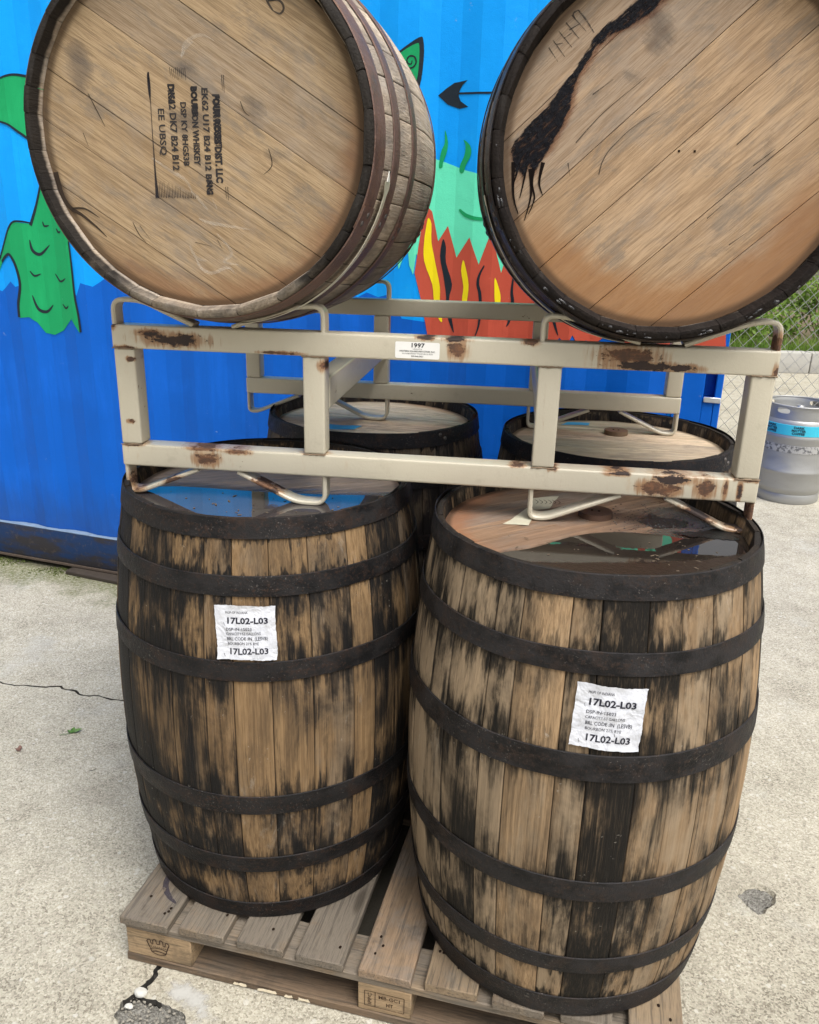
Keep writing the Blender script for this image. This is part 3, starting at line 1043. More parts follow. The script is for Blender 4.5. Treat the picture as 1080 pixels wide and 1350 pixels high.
def Rz(z):
    t = z / H_B
    return RB - (RB - RH) * (2 * t - 1) ** 2 if 0 <= t <= 1 else RH


def barrel(name, label, group, staveM, headM, hoopM, hoops, ang, seams, seed, loc=None, rotz=0.0, matrix=None, both=False, n=30, rivet_at=None, far=False, tone=None):
    r = random.Random(seed)
    t = thing(name, label, 'barrel', loc or (0, 0, 0), rotz, group, matrix)
    ws = [r.uniform(.62, 1.25) for _ in range(n)]
    tot = sum(ws)
    th = r.uniform(0, 6)
    nz_ = 11 if far else 15
    zs = [0.0, .03] + [.03 + (H_B - .06) * i / (nz_ - 3) for i in range(1, nz_ - 3)] + [H_B - .03, H_B - .004, H_B]
    for k in range(n):
        w_ = ws[k] / tot * 2 * PI
        a, b = th, th + w_
        th = b
        gap = .0009 + r.uniform(0, .0008)
        dr = r.uniform(-.0008, .0008)
        dz = r.uniform(-.0015, .0012)
        V, F, E_ = [], [], []
        prof = [(gap, -.0015, 1.0), (gap + .004, -.0004, .55), (gap + .010, 0, 0.0), (w_ / 2, .0, 0.0), (w_ - gap - .010, 0, 0.0), (w_ - gap - .004, -.0004, .55), (w_ - gap, -.0015, 1.0)]
        for z in zs:
            Ro = Rz(z) + dr
            Ri = Rz(z) - .021
            if z > H_B - .002:
                Ro -= .003
                Ri = RH - .010
            elif z > H_B - .006:
                Ri = RH - .0112
            if z < .001:
                Ri = RH - .013
                Ro -= .002
            for (q, d, e_) in prof:
                V.append(((Ro + d) * math.cos(a + q), (Ro + d) * math.sin(a + q), z + (dz if z > .8 else 0)))
                E_.append(e_)
            for q in (w_ - gap, gap):
                V.append((Ri * math.cos(a + q), Ri * math.sin(a + q), z + (dz if z > .8 else 0)))
                E_.append(.6)
        c = len(prof) + 2
        for i in range(len(zs) - 1):
            for j in range(c):
                j2 = (j + 1) % c
                F.append((i * c + j, i * c + j2, (i + 1) * c + j2, (i + 1) * c + j))
        F.append(tuple(range(c))[::-1])
        F.append(tuple((len(zs) - 1) * c + j for j in range(c)))
        o = mesh_obj('stave', V, F, staveM, t, smooth=50)
        o.data.attributes.new('edge', 'FLOAT', 'POINT').data.foreach_set('value', E_)
        dk_, gy_ = tone(math.degrees((a + b) / 2 + rotz + PI) % 360 - 180, r) if tone else (0.0, 0.0)
        o.data.attributes.new('dk', 'FLOAT', 'POINT').data.foreach_set('value', [dk_] * len(V))
        o.data.attributes.new('gy', 'FLOAT', 'POINT').data.foreach_set('value', [gy_] * len(V))
    # hoops: strap bent round and lapped over itself
    for hi, (z0, z1) in enumerate(hoops):
        ts = r.uniform(-2.4, -.7) if rivet_at is None else rivet_at + r.uniform(-.1, .1)
        NS = 76 if far else 110
        V, F = [], []
        for i in range(NS + 1):
            s = i / NS
            th_ = ts + s * (2 * PI + .13)
            lap = .0022 * min(max((s - .93) / .04, 0), 1)
            wob = .0009 * math.sin(th_ * 3 + seed) + .0006 * math.sin(th_ * 7 + hi)
            a_, b_ = z0 + wob, z1 + wob
            for (z, o_) in ((a_, .0002), (a_ + .0012, .0022), ((a_ + b_) / 2, .0027), (b_ - .0012, .0022), (b_, .0002)):
                R1 = Rz(min(max(z, 0), H_B)) + o_ + lap + .0008
                V.append((R1 * math.cos(th_), R1 * math.sin(th_), z))
        for i in range(NS):
            for j in range(4):
                a = i * 5 + j
                F.append((a, a + 5, a + 6, a + 1))
            F.append((i * 5 + 4, i * 5 + 9, i * 5 + 5, i * 5))
        F.append((0, 1, 2, 3, 4))
        F.append(tuple(NS * 5 + j for j in (4, 3, 2, 1, 0)))
        h = mesh_obj('hoop', V, F, hoopM, t, smooth=35)
        for dq in (.035, .085):
            bm = bmesh.new()
            bmesh.ops.create_uvsphere(bm, u_segments=10, v_segments=6, radius=.006)
            zc = (z0 + z1) / 2 + (.007 if dq < .05 else -.004)
            q = ts + dq
            R1 = Rz(zc) + .0045
            mt = Matrix.Translation((R1 * math.cos(q), R1 * math.sin(q), zc)) @ Matrix.Rotation(q, 4, 'Z') @ Matrix.Diagonal((.55, 1, 1, 1))
            bmesh.ops.transform(bm, matrix=mt, verts=bm.verts)
            bm_obj('rivet', bm, M_rivet, h, 60)
    # head boards
    ca, sa = math.cos(ang), math.sin(ang)
    RI = RH - .0164
    seams = [-.30] + list(seams[1:-1]) + [.30]
    for side in ([1, 0] if both else [1]):
        ztop = H_B - HR if side else HR
        thk = .018
        for a, b in zip(seams, seams[1:]):
            a2, b2 = max(a, -RI) + .0003, min(b, RI) - .0003
            def outline(inset):
                lo, hi = a2 + inset, b2 - inset
                RR = RI - inset * .3
                pts = []
                for k in range(9):
                    v_ = lo + (hi - lo) * k / 8
                    pts.append((math.sqrt(max(RR * RR - v_ * v_, 1e-8)), v_))
                for k in range(9):
                    v_ = hi - (hi - lo) * k / 8
                    pts.append((-math.sqrt(max(RR * RR - v_ * v_, 1e-8)), v_))
                return pts
            top, mid = outline(.0006), outline(0)
            sg = 1 if side else -1
            lift = r.uniform(-.0005, .0005)
            V, F = [], []
            for pts, z in ((top, ztop + lift), (mid, ztop - .0012 * sg + lift), (mid, ztop - thk * sg)):
                for (x, y) in pts:
                    V.append((ca * x - sa * y, sa * x + ca * y, z))
            m_ = len(top)
            F.append(tuple(range(m_)))
            for ring in (0, 1):
                for j in range(m_):
                    j2 = (j + 1) % m_
                    F.append((ring * m_ + j, (ring + 1) * m_ + j, (ring + 1) * m_ + j2, ring * m_ + j2))
            F.append(tuple(2 * m_ + j for j in range(m_))[::-1])
            if not side:
                F = [f[::-1] for f in F]
            mesh_obj('head_board', V, F, headM, t)
    return t


M_rivet = plain('rivet_steel', (.10, .09, .085), .45, .6, .3, 60)
HO_FL = [(.862, .9015), (.757, .796), (.592, .632), (.294, .338), (.139, .180), (.001, .046)]
HO_FR = [(.860, .9005), (.739, .778), (.553, .602), (.308, .352), (.128, .168), (.002, .055)]
HO_T = [(.838, .888), (.752, .790), (.622, .660), (.238, .276), (.108, .146), (.010, .060)]

tanA, tanB = (.30, .195, .100), (.21, .132, .070)
M_sFL = stave_mat('stave_oak_front_left', tanA, (.185, .120, .068), (.006, .0063, .007), .205, HO_FL, gray=(.16, .135, .105), gray_amt=.5, hoop_k=.17)
M_sFR = stave_mat('stave_oak_front_right', (.40, .272, .155), (.27, .185, .108), (.006, .006, .006), .105, HO_FR, gray=(.31, .245, .17), gray_amt=.6, hoop_k=.17, run_k=.75)
M_sBK = stave_mat('stave_oak_rear', (.20, .14, .09), (.13, .10, .07), (.012, .011, .012), .12, HO_FL)
M_sTL = stave_mat('stave_oak_weathered', (.60, .50, .39), (.50, .41, .31), (.12, .095, .075), -.34, HO_T, .872, gray=(.52, .46, .39), gray_amt=.7, hoop_k=.04, run_k=.30, end=(.010, .009, .009))
M_sTR = stave_mat('stave_oak_weathered_tarred', (.40, .32, .25), (.30, .24, .19), (.02, .018, .016), -.12, HO_T, .862, False, gray=(.42, .38, .33), gray_amt=.7, hoop_k=.2, run_k=.7, end=(.010, .008, .008))
M_hFL = hoop_mat('hoop_iron_dark', (.010, .010, .011), (.024, .0225, .023), (.045, .027, .020))
M_hFR = hoop_mat('hoop_iron_dark_bluish', (.010, .0098, .0105), (.030, .028, .029), (.044, .030, .024))
M_hBK = hoop_mat('hoop_iron_black', (.010, .0105, .013), (.018, .018, .022), (.04, .024, .018))
M_hT = hoop_mat('hoop_iron_rust_purple', (.10, .062, .052), (.155, .10, .086), (.17, .095, .065), .5, .25)
M_hTR = hoop_mat('hoop_iron_tarred', (.014, .012, .012), (.035, .028, .026), (.06, .035, .025), .4, .3)

AN_TL, AN_TR = R_(-32), R_(43)
M_dTL = head_mat('head_oak_dry', AN_TL, (.395, .285, .168), (.31, .215, .122), (.05, .033, .022), rim=(.26, .13, .06), rim_r=(.215, .265), rim_k=.7, rim_dir=R_(-60), streak=.45, gray_amt=.28)
M_dTR = head_mat('head_oak_dry_golden', AN_TR, (.45, .315, .195), (.35, .235, .138), (.055, .037, .025), rim=(.33, .155, .055), rim_r=(.175, .228), rim_k=.72, rim_dir=R_(-80), streak=.6, gray_amt=.25)
M_dFL = head_mat('head_oak_grey_wet', R_(20), (.34, .26, .20), (.24, .18, .135), (.03, .025, .02), wet=(R_(-85), -.02, .07, (.045, .036, .032), .22), gray=(.22, .2, .19), gray_amt=.6)
M_dFR = head_mat('head_oak_red_wet', R_(32), (.31, .195, .12), (.20, .12, .072), (.02, .014, .01), rim=(.34, .13, .045), rim_r=(.20, .25), rim_dir=R_(200), wet=(R_(-28), .00, .13, (.016, .012, .010), .10), streak=.8, gray_amt=.3)
M_dBK = head_mat('head_oak_pale', R_(-14), (.70, .57, .42), (.58, .45, .32), (.12, .08, .05), rim=(.42, .20, .09), rim_r=(.225, .262), rim_dir=R_(0), streak=.4, gray_amt=.18)
M_dBR = head_mat('head_oak_pale_straight', R_(-8), (.68, .54, .39), (.54, .42, .29), (.13, .09, .06), streak=.4, gray_amt=.35)

SE = [-.267, -.19, -.105, -.02, .055, .135, .205, .267]


def tone_fl(a, r):
    b = .10 * math.sin(a * .16) + r.uniform(-.10, .12)
    return b + (.10 if -150 < a < -115 else 0), r.uniform(-.1, .15)


def tone_fr(a, r):
    if a < -116:
        return r.uniform(-.14, .02), .28
    if a < -99:
        return r.uniform(-.12, .0), .05
    if a < -86:
        return .22, -.1
    return r.choice((-.14, .22, -.04, .18, -.12)), r.uniform(-.25, .05)


GRP = 'whiskey barrels standing upright on the pallet'
bFL = barrel('whiskey_barrel', 'upright front left barrel with white paper label and blue reflecting puddle on its head', GRP, M_sFL, M_dFL, M_hFL, HO_FL, R_(20), SE, 11, (-.297, 1.663, ZP), rivet_at=1.4, tone=tone_fl)
bFR = barrel('whiskey_barrel', 'upright front right barrel with crooked white label and black puddle on its head', GRP, M_sFR, M_dFR, M_hFR, HO_FR, R_(32), [-.267, -.2, -.12, -.03, .05, .12, .2, .267], 12, (.3426, 1.4475, ZP), rivet_at=1.2, tone=tone_fr)
bBL = barrel('whiskey_barrel', 'upright rear left barrel with dry pale head but no plug, behind the front left barrel', GRP, M_sBK, M_dBK, M_hBK, HO_FL, R_(-14), SE, 13, (-.108, 2.313, ZP), far=True, rivet_at=-.95)
bBR = barrel('whiskey_barrel', 'upright rear right barrel with dry pale head, round wooden plug and blue tape', GRP, M_sBK, M_dBR, M_hBK, HO_FR, R_(-8), [-.267, -.21, -.14, -.06, .03, .1, .18, .267], 14, (.539, 2.115, ZP), far=True)

YAW = R_(-6.966)
Av = Vector((math.cos(YAW), math.sin(YAW), 0))
Bv = Vector((-math.sin(YAW), math.cos(YAW), 0))
RO = Vector((-.57484, 1.57995, 1.06275))


def top_matrix(u, v, z):
    p = Vector((RO.x, RO.y, 0)) + Av * u + Bv * (v + H_B) + Vector((0, 0, z))
    m = Matrix((Av, Vector((0, 0, 1)), -Bv)).transposed().to_4x4()
    return Matrix.Translation(p) @ m


GRT = 'whiskey barrels lying on the steel rack'
bTL = barrel('whiskey_barrel', 'barrel lying on left of the rack with black stencilled distillery text on its head', GRT, M_sTL, M_dTL, M_hT, HO_T, AN_TL,
             [-.267, -.205, -.127, -.054, .062, .151, .267], 21, matrix=top_matrix(.2239, -.0986, 1.6622), both=True, rivet_at=-.55)
bTR = barrel('whiskey_barrel', 'barrel lying on right of the rack with black tarry leak across its head', GRT, M_sTR, M_dTR, M_hTR, HO_T, AN_TR,
             [-.267, -.195, -.105, .003, .090, .195, .267], 22, matrix=top_matrix(.9975, -.0597, 1.6507), both=True, rivet_at=3.4)

# ================================================================== steel barrel rack
LR, DR, HRK, TT, M1, M2 = 1.2178, .825, .2759, .0440, .3697, .8054


def rack_material(name, spots):
    g = G(name)
    v = g.obj
    a = g.noise(v, 5, 5, .6)
    col = g.mix(a, (.44, .40, .31), (.55, .51, .41))
    col = g.mix(g.mul(g.ss(g.noise(v, 16, 6, .75), .55, .72), .35), col, (.33, .29, .22))
    n1 = g.noise(g.map(v, (38, 38, 60)), 1, 6, .75)
    tot, blk = None, None
    for (u, w_, ru, rw_, bk) in spots:      # u, w, half length, half height, blackness
        d = g.length(g.map(v, (1 / ru, 2.0, 1 / rw_), (0, 0, 0), (-u / ru, 0, -w_ / rw_)))
        f = g.lin(d, 0, 1.45, 1, 0)
        tot = f if tot is None else g.math('MAXIMUM', tot, f)
    for (u, w_, ru, rw_, bk) in spots:
        if bk > .75:
            d = g.length(g.map(v, (1 / ru, 2.0, 1 / rw_), (0, 0, 0), (-u / ru, 0, -w_ / rw_)))
            f = g.lin(d, 0, 1.45, bk, 0)
            blk = f if blk is None else g.math('MAXIMUM', blk, f)
    frk = g.ss(g.add(g.noise(v, 55, 6, .8), g.mul(g.sub(g.noise(v, 6, 2), .5), .35)), .675, .71)
    rust = frk
    if tot is not None:
        r0 = g.ss(g.add(g.mul(tot, .85), g.mul(g.sub(n1, .5), 1.6)), .47, .56)
        halo = g.ss(g.add(tot, g.mul(g.sub(g.noise(g.map(v, (50, 50, 14)), 1, 5, .7), .5), 1.5)), .12, .62)
        drip = g.ss(g.add(g.mul(tot, .5), g.noise(g.map(v, (120, 120, 7)), 1, 5, .7)), .62, .80)
        col = g.mix(g.mul(halo, .50), col, (.38, .20, .075))
        col = g.mix(g.mul(drip, .65), col, (.24, .105, .035))
        rust = g.math('MAXIMUM', r0, frk)
    col = g.mix(g.mul(rust, .93), col, g.mix(g.ss(n1, .4, .6), (.17, .075, .035), (.06, .03, .02)))
    if blk is not None:
        bm_ = g.ss(g.add(g.mul(blk, .95), g.mul(g.sub(n1, .5), 1.4)), .56, .64)
        col = g.mix(g.mul(bm_, .9), col, (.022, .014, .013))
    col = g.mix(g.mul(g.ss(g.noise(g.map(v, (6, 200, 200)), 1, 4, .7), .68, .74), .25), col, (.3, .25, .2))
    n = g.bump(g.add(g.mul(rust, -1.0), g.mul(g.noise(v, 180, 4, .7), .5)), .0012, .8)
    g.pbr(col, g.mix(rust, (.36,) * 3, (.75,) * 3), 0, n, .5)
    return g.m


M_rack = rack_material('rack_beige_paint', [])
M_rackT = rack_material('rack_beige_paint_rusty_top', [(.125, .252, .080, .016, 1), (.075, .262, .035, .010, .8), (.60, .275, .022, .006, .8), (.655, .274, .030, .008, 1), (.66, .255, .022, .022, 0), (.99, .241, .085, .012, 1.1), (.96, .258, .070, .022, 0),
    (1.055, .240, .045, .009, 1.1), (.79, .275, .018, .008, .5), (1.217, .235, .010, .02, .5), (0, .275, .014, .012, .6), (.02, .233, .03, .006, .5), (.33, .236, .05, .004, .2)])
M_rackB = rack_material('rack_beige_paint_rusty_bottom', [(.165, .042, .045, .006, .1), (.235, .040, .035, .006, .5), (.175, .022, .040, .018, 0), (.965, .041, .030, .006, 1), (1.065, .036, .048, .012, 1.1), (1.03, .020, .040, .020, .2), (1.06, .015, .03, .016, .4),
    (1.125, .022, .022, .026, 0), (1.16, .022, .006, .026, .3), (1.185, .022, .007, .028, .8), (1.2, .044, .03, .006, .7), (.02, .044, .03, .005, .5), (.78, .047, .02, .006, .3), (.845, .048, .014, .010, .7), (.39, .047, .03, .005, .5)])
M_rackC = rack_material('rack_beige_paint_rusty_cradles', [(.275, -.028, .050, .016, .5), (.30, -.036, .03, .012, .8), (.11, -.030, .035, .014, .2), (1.12, -.03, .070, .022, .9), (1.20, -.05, .035, .022, 1), (1.213, -.02, .012, .03, .7),
    (.02, -.035, .02, .03, .3), (1.21, .288, .016, .02, .4), (.032, .212, .010, .006, .3), (.025, .09, .010, .005, .4), (.41, .215, .012, .012, .8)])

rack = thing('barrel_rack', 'beige painted two barrel steel rack with rust patches, standing on the upright barrels', 'barrel rack', RO, YAW)


def tube(name, a, b):
    bm = bmesh.new()
    box_bm(bm, a, b, .0042, 3)
    m_ = M_rack if a[1] > .1 else {'top_rail': M_rackT, 'bottom_rail': M_rackB, 'post': M_rackC}.get(name, M_rack)
    return bm_obj(name, bm, m_, rack, 45)


T = TT
e = .0012
for v0 in (0.0, DR - T):
    tube('top_rail', (0, v0, HRK - T), (LR, v0 + T, HRK))
    tube('bottom_rail', (0, v0, 0), (LR, v0 + T, T))
    for u0 in (0.0, M1, M2, LR - T):
        tube('post', (u0 + (e if u0 else .0015), v0 + .0008, T + .0006), (u0 + T - e - .0003, v0 + T - .0008, HRK - T - .0006))
for u0 in (M1, M2):
    tube('cross_tube', (u0 + .001, T + .0005, .126), (u0 + T - .001, DR - T - .0005, .188))


def cradle(path, v0, wid=.036, th=.0085, rad=.022):
    """flat bar bent along a path in the u-w plane"""
    P = [Vector((p[0], 0, p[1])) for p in path]
    Q = [P[0]]
    for i in range(1, len(P) - 1):
        a, b = (P[i - 1] - P[i]), (P[i + 1] - P[i])
        ra = min(rad, a.length * .45, b.length * .45)
        s0, s1 = P[i] + a.normalized() * ra, P[i] + b.normalized() * ra
        for k in range(6):
            t = k / 5
            Q.append(s0 * (1 - t) ** 2 + P[i] * 2 * t * (1 - t) + s1 * t * t)
    Q.append(P[-1])
    V, F = [], []
    b_ = .0025
    sec = [(-wid / 2 + b_, -th / 2), (wid / 2 - b_, -th / 2), (wid / 2, -th / 2 + b_), (wid / 2, th / 2 - b_), (wid / 2 - b_, th / 2), (-wid / 2 + b_, th / 2), (-wid / 2, th / 2 - b_), (-wid / 2, -th / 2 + b_)]
    for i, p in enumerate(Q):
        d = (Q[min(i + 1, len(Q) - 1)] - Q[max(i - 1, 0)]).normalized()
        nrm = Vector((-d.z, 0, d.x))
        for (y, h) in sec:
            V.append(p + nrm * h + Vector((0, v0 + y, 0)))
    m_ = len(sec)
    for i in range(len(Q) - 1):
        for j in range(m_):
            j2 = (j + 1) % m_
            F.append((i * m_ + j, i * m_ + j2, (i + 1) * m_ + j2, (i + 1) * m_ + j))
    F.append(tuple(range(m_))[::-1])
    F.append(tuple((len(Q) - 1) * m_ + j for j in range(m_)))
    return mesh_obj('cradle_bar', V, F, M_rackC if v0 < .1 else M_rack, rack, smooth=40)


q = .0045
UP = [[(q, HRK), (q, .322), (.062, .3215), (.160, HRK + .003)], [(.236, HRK + .003), (.357, .320), (M1 + T - q, .3225), (M1 + T - q, HRK)],
      [(M2 + q, HRK), (M2 + q, .3215), (.862, .3185), (.980, HRK + .003)], [(1.056, HRK + .003), (1.168, .3225), (LR - q, .3245), (LR - q, HRK)]]
LO = [[(q, 0), (q, -.0545), (.030, -.0545), (.153, -.003)], [(.234, -.003), (.350, -.058), (M1 + T - q, -.058), (M1 + T - q, 0)],
      [(M2 + q, 0), (M2 + q, -.058), (.842, -.0585), (.976, -.003)], [(1.058, -.003), (1.176, -.0585), (LR - q, -.0585), (LR - q, 0)]]
for v0 in (.0225, DR - .0225):
    for p in UP + LO:
        cradle(p, v0)

# weld beads where posts meet rails on the front
M_weld = plain('weld_bead_rusty', (.24, .175, .115), .7, .1, .6, 90, .002)
rw = random.Random(4)
for v0 in (0.0,):
    for u0 in (0.0, M1, M2, LR - T):
        for wz in (T, HRK - T):
            pts = [(u0 + T * k / 10, wz + rw.uniform(-.0008, .0008)) for k in range(11)]
            V, F = [], []
            for k, (uu, zz) in enumerate(pts):
                rr = .0015 + rw.uniform(-.0006, .0008)
                for j in range(6):
                    an = j * PI / 3
                    V.append((uu, v0 + rr * math.cos(an), zz + rr * .8 * math.sin(an)))
                if k:
                    for j in range(6):
                        F.append(((k - 1) * 6 + j, (k - 1) * 6 + (j + 1) % 6, k * 6 + (j + 1) % 6, k * 6 + j))
            mesh_obj('weld', V, F, M_weld, rack, smooth=60)

M_paper = plain('label_paper', (.74, .76, .82), .6, 0, .06, 25, .0004)
M_ink = plain('black_ink', (.018, .018, .024), .6, 0, .2, 30, 0)
M_paper2 = plain('sticker_paper', (.76, .76, .74), .5, 0, .05, 25, .0003)
# rack sticker
fr = lambda x, y, d=.0006: (x, -d, y)
c_, s_ = math.cos(-.01), math.sin(-.01)
SX, SY, SW, SH = .586, .2515, .0815, .0300
box_ = [(-SW / 2, -SH / 2), (SW / 2, -SH / 2), (SW / 2, SH / 2), (-SW / 2, SH / 2)]
rc = []
for (x, y) in box_:
    sx, sy = (1 if x > 0 else -1), (1 if y > 0 else -1)
    cc = (x - sx * .003, y - sy * .003)
    a0 = {(-1, -1): PI, (1, -1): 1.5 * PI, (1, 1): 0, (-1, 1): .5 * PI}[(sx, sy)]
    for k in range(4):
        an = a0 + k / 3 * PI / 2
        rc.append((cc[0] + .003 * math.cos(an), cc[1] + .003 * math.sin(an)))
lab = mesh_obj('sticker', [fr(SX + x, SY + y) for x, y in rc], [tuple(range(len(rc)))], M_paper2, rack)
gg = Geo()
gg.text('1997', SX, SY + .0088, .0078, .024, 0, .03, 'CENTER')
gg.text('A PRODUCT OF', SX, SY + .0022, .0021, .017, 0, 0, 'CENTER')
gg.text('WESTERN SQUARE INDUSTRIES, INC.', SX, SY - .0018, .0030, .066, 0, .015, 'CENTER')
gg.text('1621 N. BROADWAY STOCKTON CA 95205', SX, SY - .0062, .0024, .056, 0, 0, 'CENTER')
gg.text('209-944-0921', SX, SY - .0108, .0026, .022, 0, .02, 'CENTER')
gg.build('sticker_text', lambda x, y: fr(x, y, .0010), M_ink, lab)

# ================================================================== things stuck to or marked on the barrels
def head_map(z):
    return lambda x, y: (x, y, z)


ZH = H_B - HR
inr = lambda X, Y: (X * X + Y * Y) < (RH - .0168) ** 2

# stencil on the head of the top left barrel; text reads downwards
M_stencil = ink_mat('stencil_ink', (.028, .026, .028), hole=.34)
M_stencil_b = ink_mat('stencil_ink_bold', (.02, .018, .022), hole=.36)
sg_ = Geo()
for txt, x, y0, y1, h, bold in (('FOUR ROSES DIST. LLC', .0285, .060, -.074, .0112, .09), ('EK62 U17 B24 B12 BNG', .0100, .069, -.093, .0102, .055), ('BOURBON WHISKEY', -.0085, .070, -.048, .0102, .065),
                                ('DSP KY 8HG53B', -.0275, .048, -.049, .0096, .05), ('DK62 DK7 B24 B12', -.0462, .074, -.056, .0112, .05), ('EE UBSQ', -.0662, .038, -.033, .0108, .03)):
    V_, F_ = text_geo(txt, h * 1.38, bold * h)
    xs_ = [v.x for v in V_]
    k_ = (y0 - y1) / (max(xs_) - min(xs_))
    x_0 = min(xs_)
    sg_.put((V_, F_), lambda v: (x + v.y * 1.0, y0 - (v.x - x_0) * k_, 0))
# smeared second strike of the stamp
for txt, x, y0, y1, h in (('FOUR ROSES DIST', .0300, .058, -.020, .0105), ('BNG', .0115, -.072, -.0925, .0100), ('DK62', -.0470, .0745, .045, .011), ('BOURB', -.0075, .0715, .026, .010)):
    V_, F_ = text_geo(txt, h * 1.38, .05 * h)
    xs_ = [v.x for v in V_]
    k_ = (y0 - y1) / (max(xs_) - min(xs_))
    x_0 = min(xs_)
    sg_.put((V_, F_), lambda v: (x + v.y, y0 - (v.x - x_0) * k_, .0001))
sg_.build('stencil_text', head_map(ZH + .0010), M_stencil, bTL)
sb_ = Geo()
sb_.put(ribbon([(-.083, .092), (-.0825, .05), (-.083, .0), (-.083, -.06), (-.0825, -.100)], .003, .0065, .0012))
sb_.put(ribbon([(-.0835, .090), (-.083, .07), (-.0828, .05)], .003, .0005, .005))
rs = random.Random(9)
for k in range(24):
    x = -.080 + k * .0028
    top = -.099 + .004 + .022 * (1 - abs(k - 4) / 22) * rs.uniform(.6, 1.15)
    sb_.put(ribbon([(x, top), (x + rs.uniform(-.0004, .0004), -.099 + rs.uniform(-.001, .001))], .0004, .0013, .0009, 0))
for k in range(9):
    x = -.046 + k * .0032
    sb_.put(ribbon([(x, .096 + rs.uniform(0, .004)), (x + .0005, .084 + rs.uniform(-.004, .002))], .0010, .0005, .0010, 0))
for x, a_, b_ in ((.0405, .088, .066), (.0435, .088, .062), (.0390, -.080, -.098), (.0425, -.080, -.101)):
    sb_.put(ribbon([(x, a_), (x + .0004, b_)], .0012, .0006, .0010, 0))
sb_.build('stencil_rule', head_map(ZH + .0011), M_stencil_b, bTL)['kind'] = 'stuff'
# handwritten letter near the top, chalk marks and cracks
hw = Geo()
for s in ([(.112, .208), (.121, .189), (.129, .178)], [(.112, .208), (.128, .204), (.131, .194), (.121, .192)], [(.121, .192), (.139, .192), (.146, .182), (.140, .174), (.129, .178)]):
    hw.put(ribbon(s, .0022, .0016, .0034))
hw.build('marker_letter', head_map(ZH + .0010), ink_mat('marker_ink', (.05, .042, .038), .42, 120, .75), bTL)
M_chalk = ink_mat('chalk', (.72, .68, .60), .58, 300, .30)
ck = Geo()
for s in ([(-.023, .115), (-.020, .13), (-.009, .139), (.010, .145), (.031, .137)], [(-.026, .112), (-.018, .126), (-.004, .136)], [(-.011, -.131), (.006, -.137), (.04, -.142), (.079, -.147)],
          [(-.024, -.187), (-.012, -.212), (.008, -.220), (.036, -.210), (.049, -.220)], [(-.087, -.037), (-.055, -.057), (-.030, -.071), (-.02, -.09)], [(.02, -.155), (.045, -.185), (.03, -.20), (.055, -.205)],
          [(-.03, -.175), (-.02, -.195), (.0, -.20)], [(.015, -.10), (.022, -.115)], [(-.022, -.088), (-.010, -.099), (.006, -.118)]):
    ck = Geo()
    ck.put(ribbon(s, .002, .0015, .0055))
    ck.build('chalk_mark', head_map(ZH + .0010), M_chalk, bTL)

M_crack = plain('dark_split', (.018, .011, .008), .95, 0, .3, 50, 0, .05)
cr = Geo()
cr.put(ribbon([(-.262, -.062), (-.254, -.100), (-.240, -.120), (-.222, -.130), (-.196, -.150), (-.180, -.165)], .009, .001, .006))
cr.put(ribbon([(-.240, -.120), (-.215, -.120), (-.190, -.134)], .003, .0005, .003))
for s in ([(.07, .05), (.076, .035), (.085, .028)], [(.115, -.02), (.12, -.045), (.105, -.06)], [(-.13, -.14), (-.12, -.16), (-.108, -.172)], [(-.118, -.145), (-.10, -.168)], [(-.02, -.17), (.01, -.176)], [(-.19, .06), (-.175, .03), (-.165, .01)],
          [(-.205, -.0), (-.198, -.02)], [(.02, -.165), (.028, -.18)]):
    cr.put(ribbon(s, .0010, .0004, .0014))
cr.build('split', head_map(ZH + .0009), ink_mat('split_ink', (.035, .024, .017), .36, 200, .9), bTL)['kind'] = 'stuff'
M_smudge = residue('grey_smudge', (.10, .085, .075), .8, .06, (16, 46, 40), .03, .42, .2, R_(-35))
for (cx, cy, rx, ry) in ((-.02, .02, .045, .035), (-.02, .10, .03, .025), (.09, .04, .03, .03), (-.2, .1, .03, .05), (.13, -.03, .03, .02)):
    decal('smudge', bTL, [(cx + rx * math.cos(k * PI / 6), cy + ry * math.sin(k * PI / 6)) for k in range(12)], .006, head_map(ZH + .0007), M_smudge, .0, inr)

# tarry leak on the top right barrel
M_tar = residue('tar_leak', (.002, .0025, .005), .38, .018, (26, 110, 60), .0018, 1.0, .10, R_(43), .004, (.008, .008, .011), thin=.42, grow=-.002)
M_tarh = residue('reddish_soak', (.13, .045, .02), .6, .026, (14, 60, 50), .012, .6, .3, R_(43), .001, (.20, .08, .035), grow=.003)
leak = [(-.030, .222), (-.062, .190), (-.092, .172), (-.112, .164), (-.122, .158), (-.137, .146), (-.152, .123), (-.163, .104), (-.168, .088), (-.171, .066), (-.181, .036), (-.198, .0), (-.212, -.022), (-.222, -.04), (-.232, -.028),
        (-.240, -.05), (-.248, -.035), (-.252, -.06), (-.258, -.03), (-.266, -.005), (-.262, .012), (-.246, .030), (-.226, .052), (-.206, .072), (-.192, .088), (-.182, .105), (-.168, .124), (-.150, .155), (-.134, .176), (-.110, .192), (-.085, .215), (-.06, .245), (-.03, .255)]
decal('leak_halo', bTR, [(x * 1.0 + (.006 if x > -.2 else 0), y - .003) for x, y in leak], .004, head_map(ZH + .0006), M_tarh, .024, inr)
decal('tar_leak', bTR, leak, .0030, head_map(ZH + .0016), M_tar, .006, inr)
run = Geo()
for s in ([(-.246, .0), (-.250, -.03), (-.256, -.055)], [(-.235, .0), (-.238, -.04), (-.244, -.075)], [(-.222, -.01), (-.226, -.05), (-.220, -.075), (-.228, -.10)], [(-.210, -.02), (-.214, -.05), (-.207, -.07)], [(-.258, -.02), (-.255, -.07), (-.245, -.10)], [(-.230, -.03), (-.226, -.07), (-.234, -.11)]):
    run.put(ribbon(s, .007, .0012, .0035))
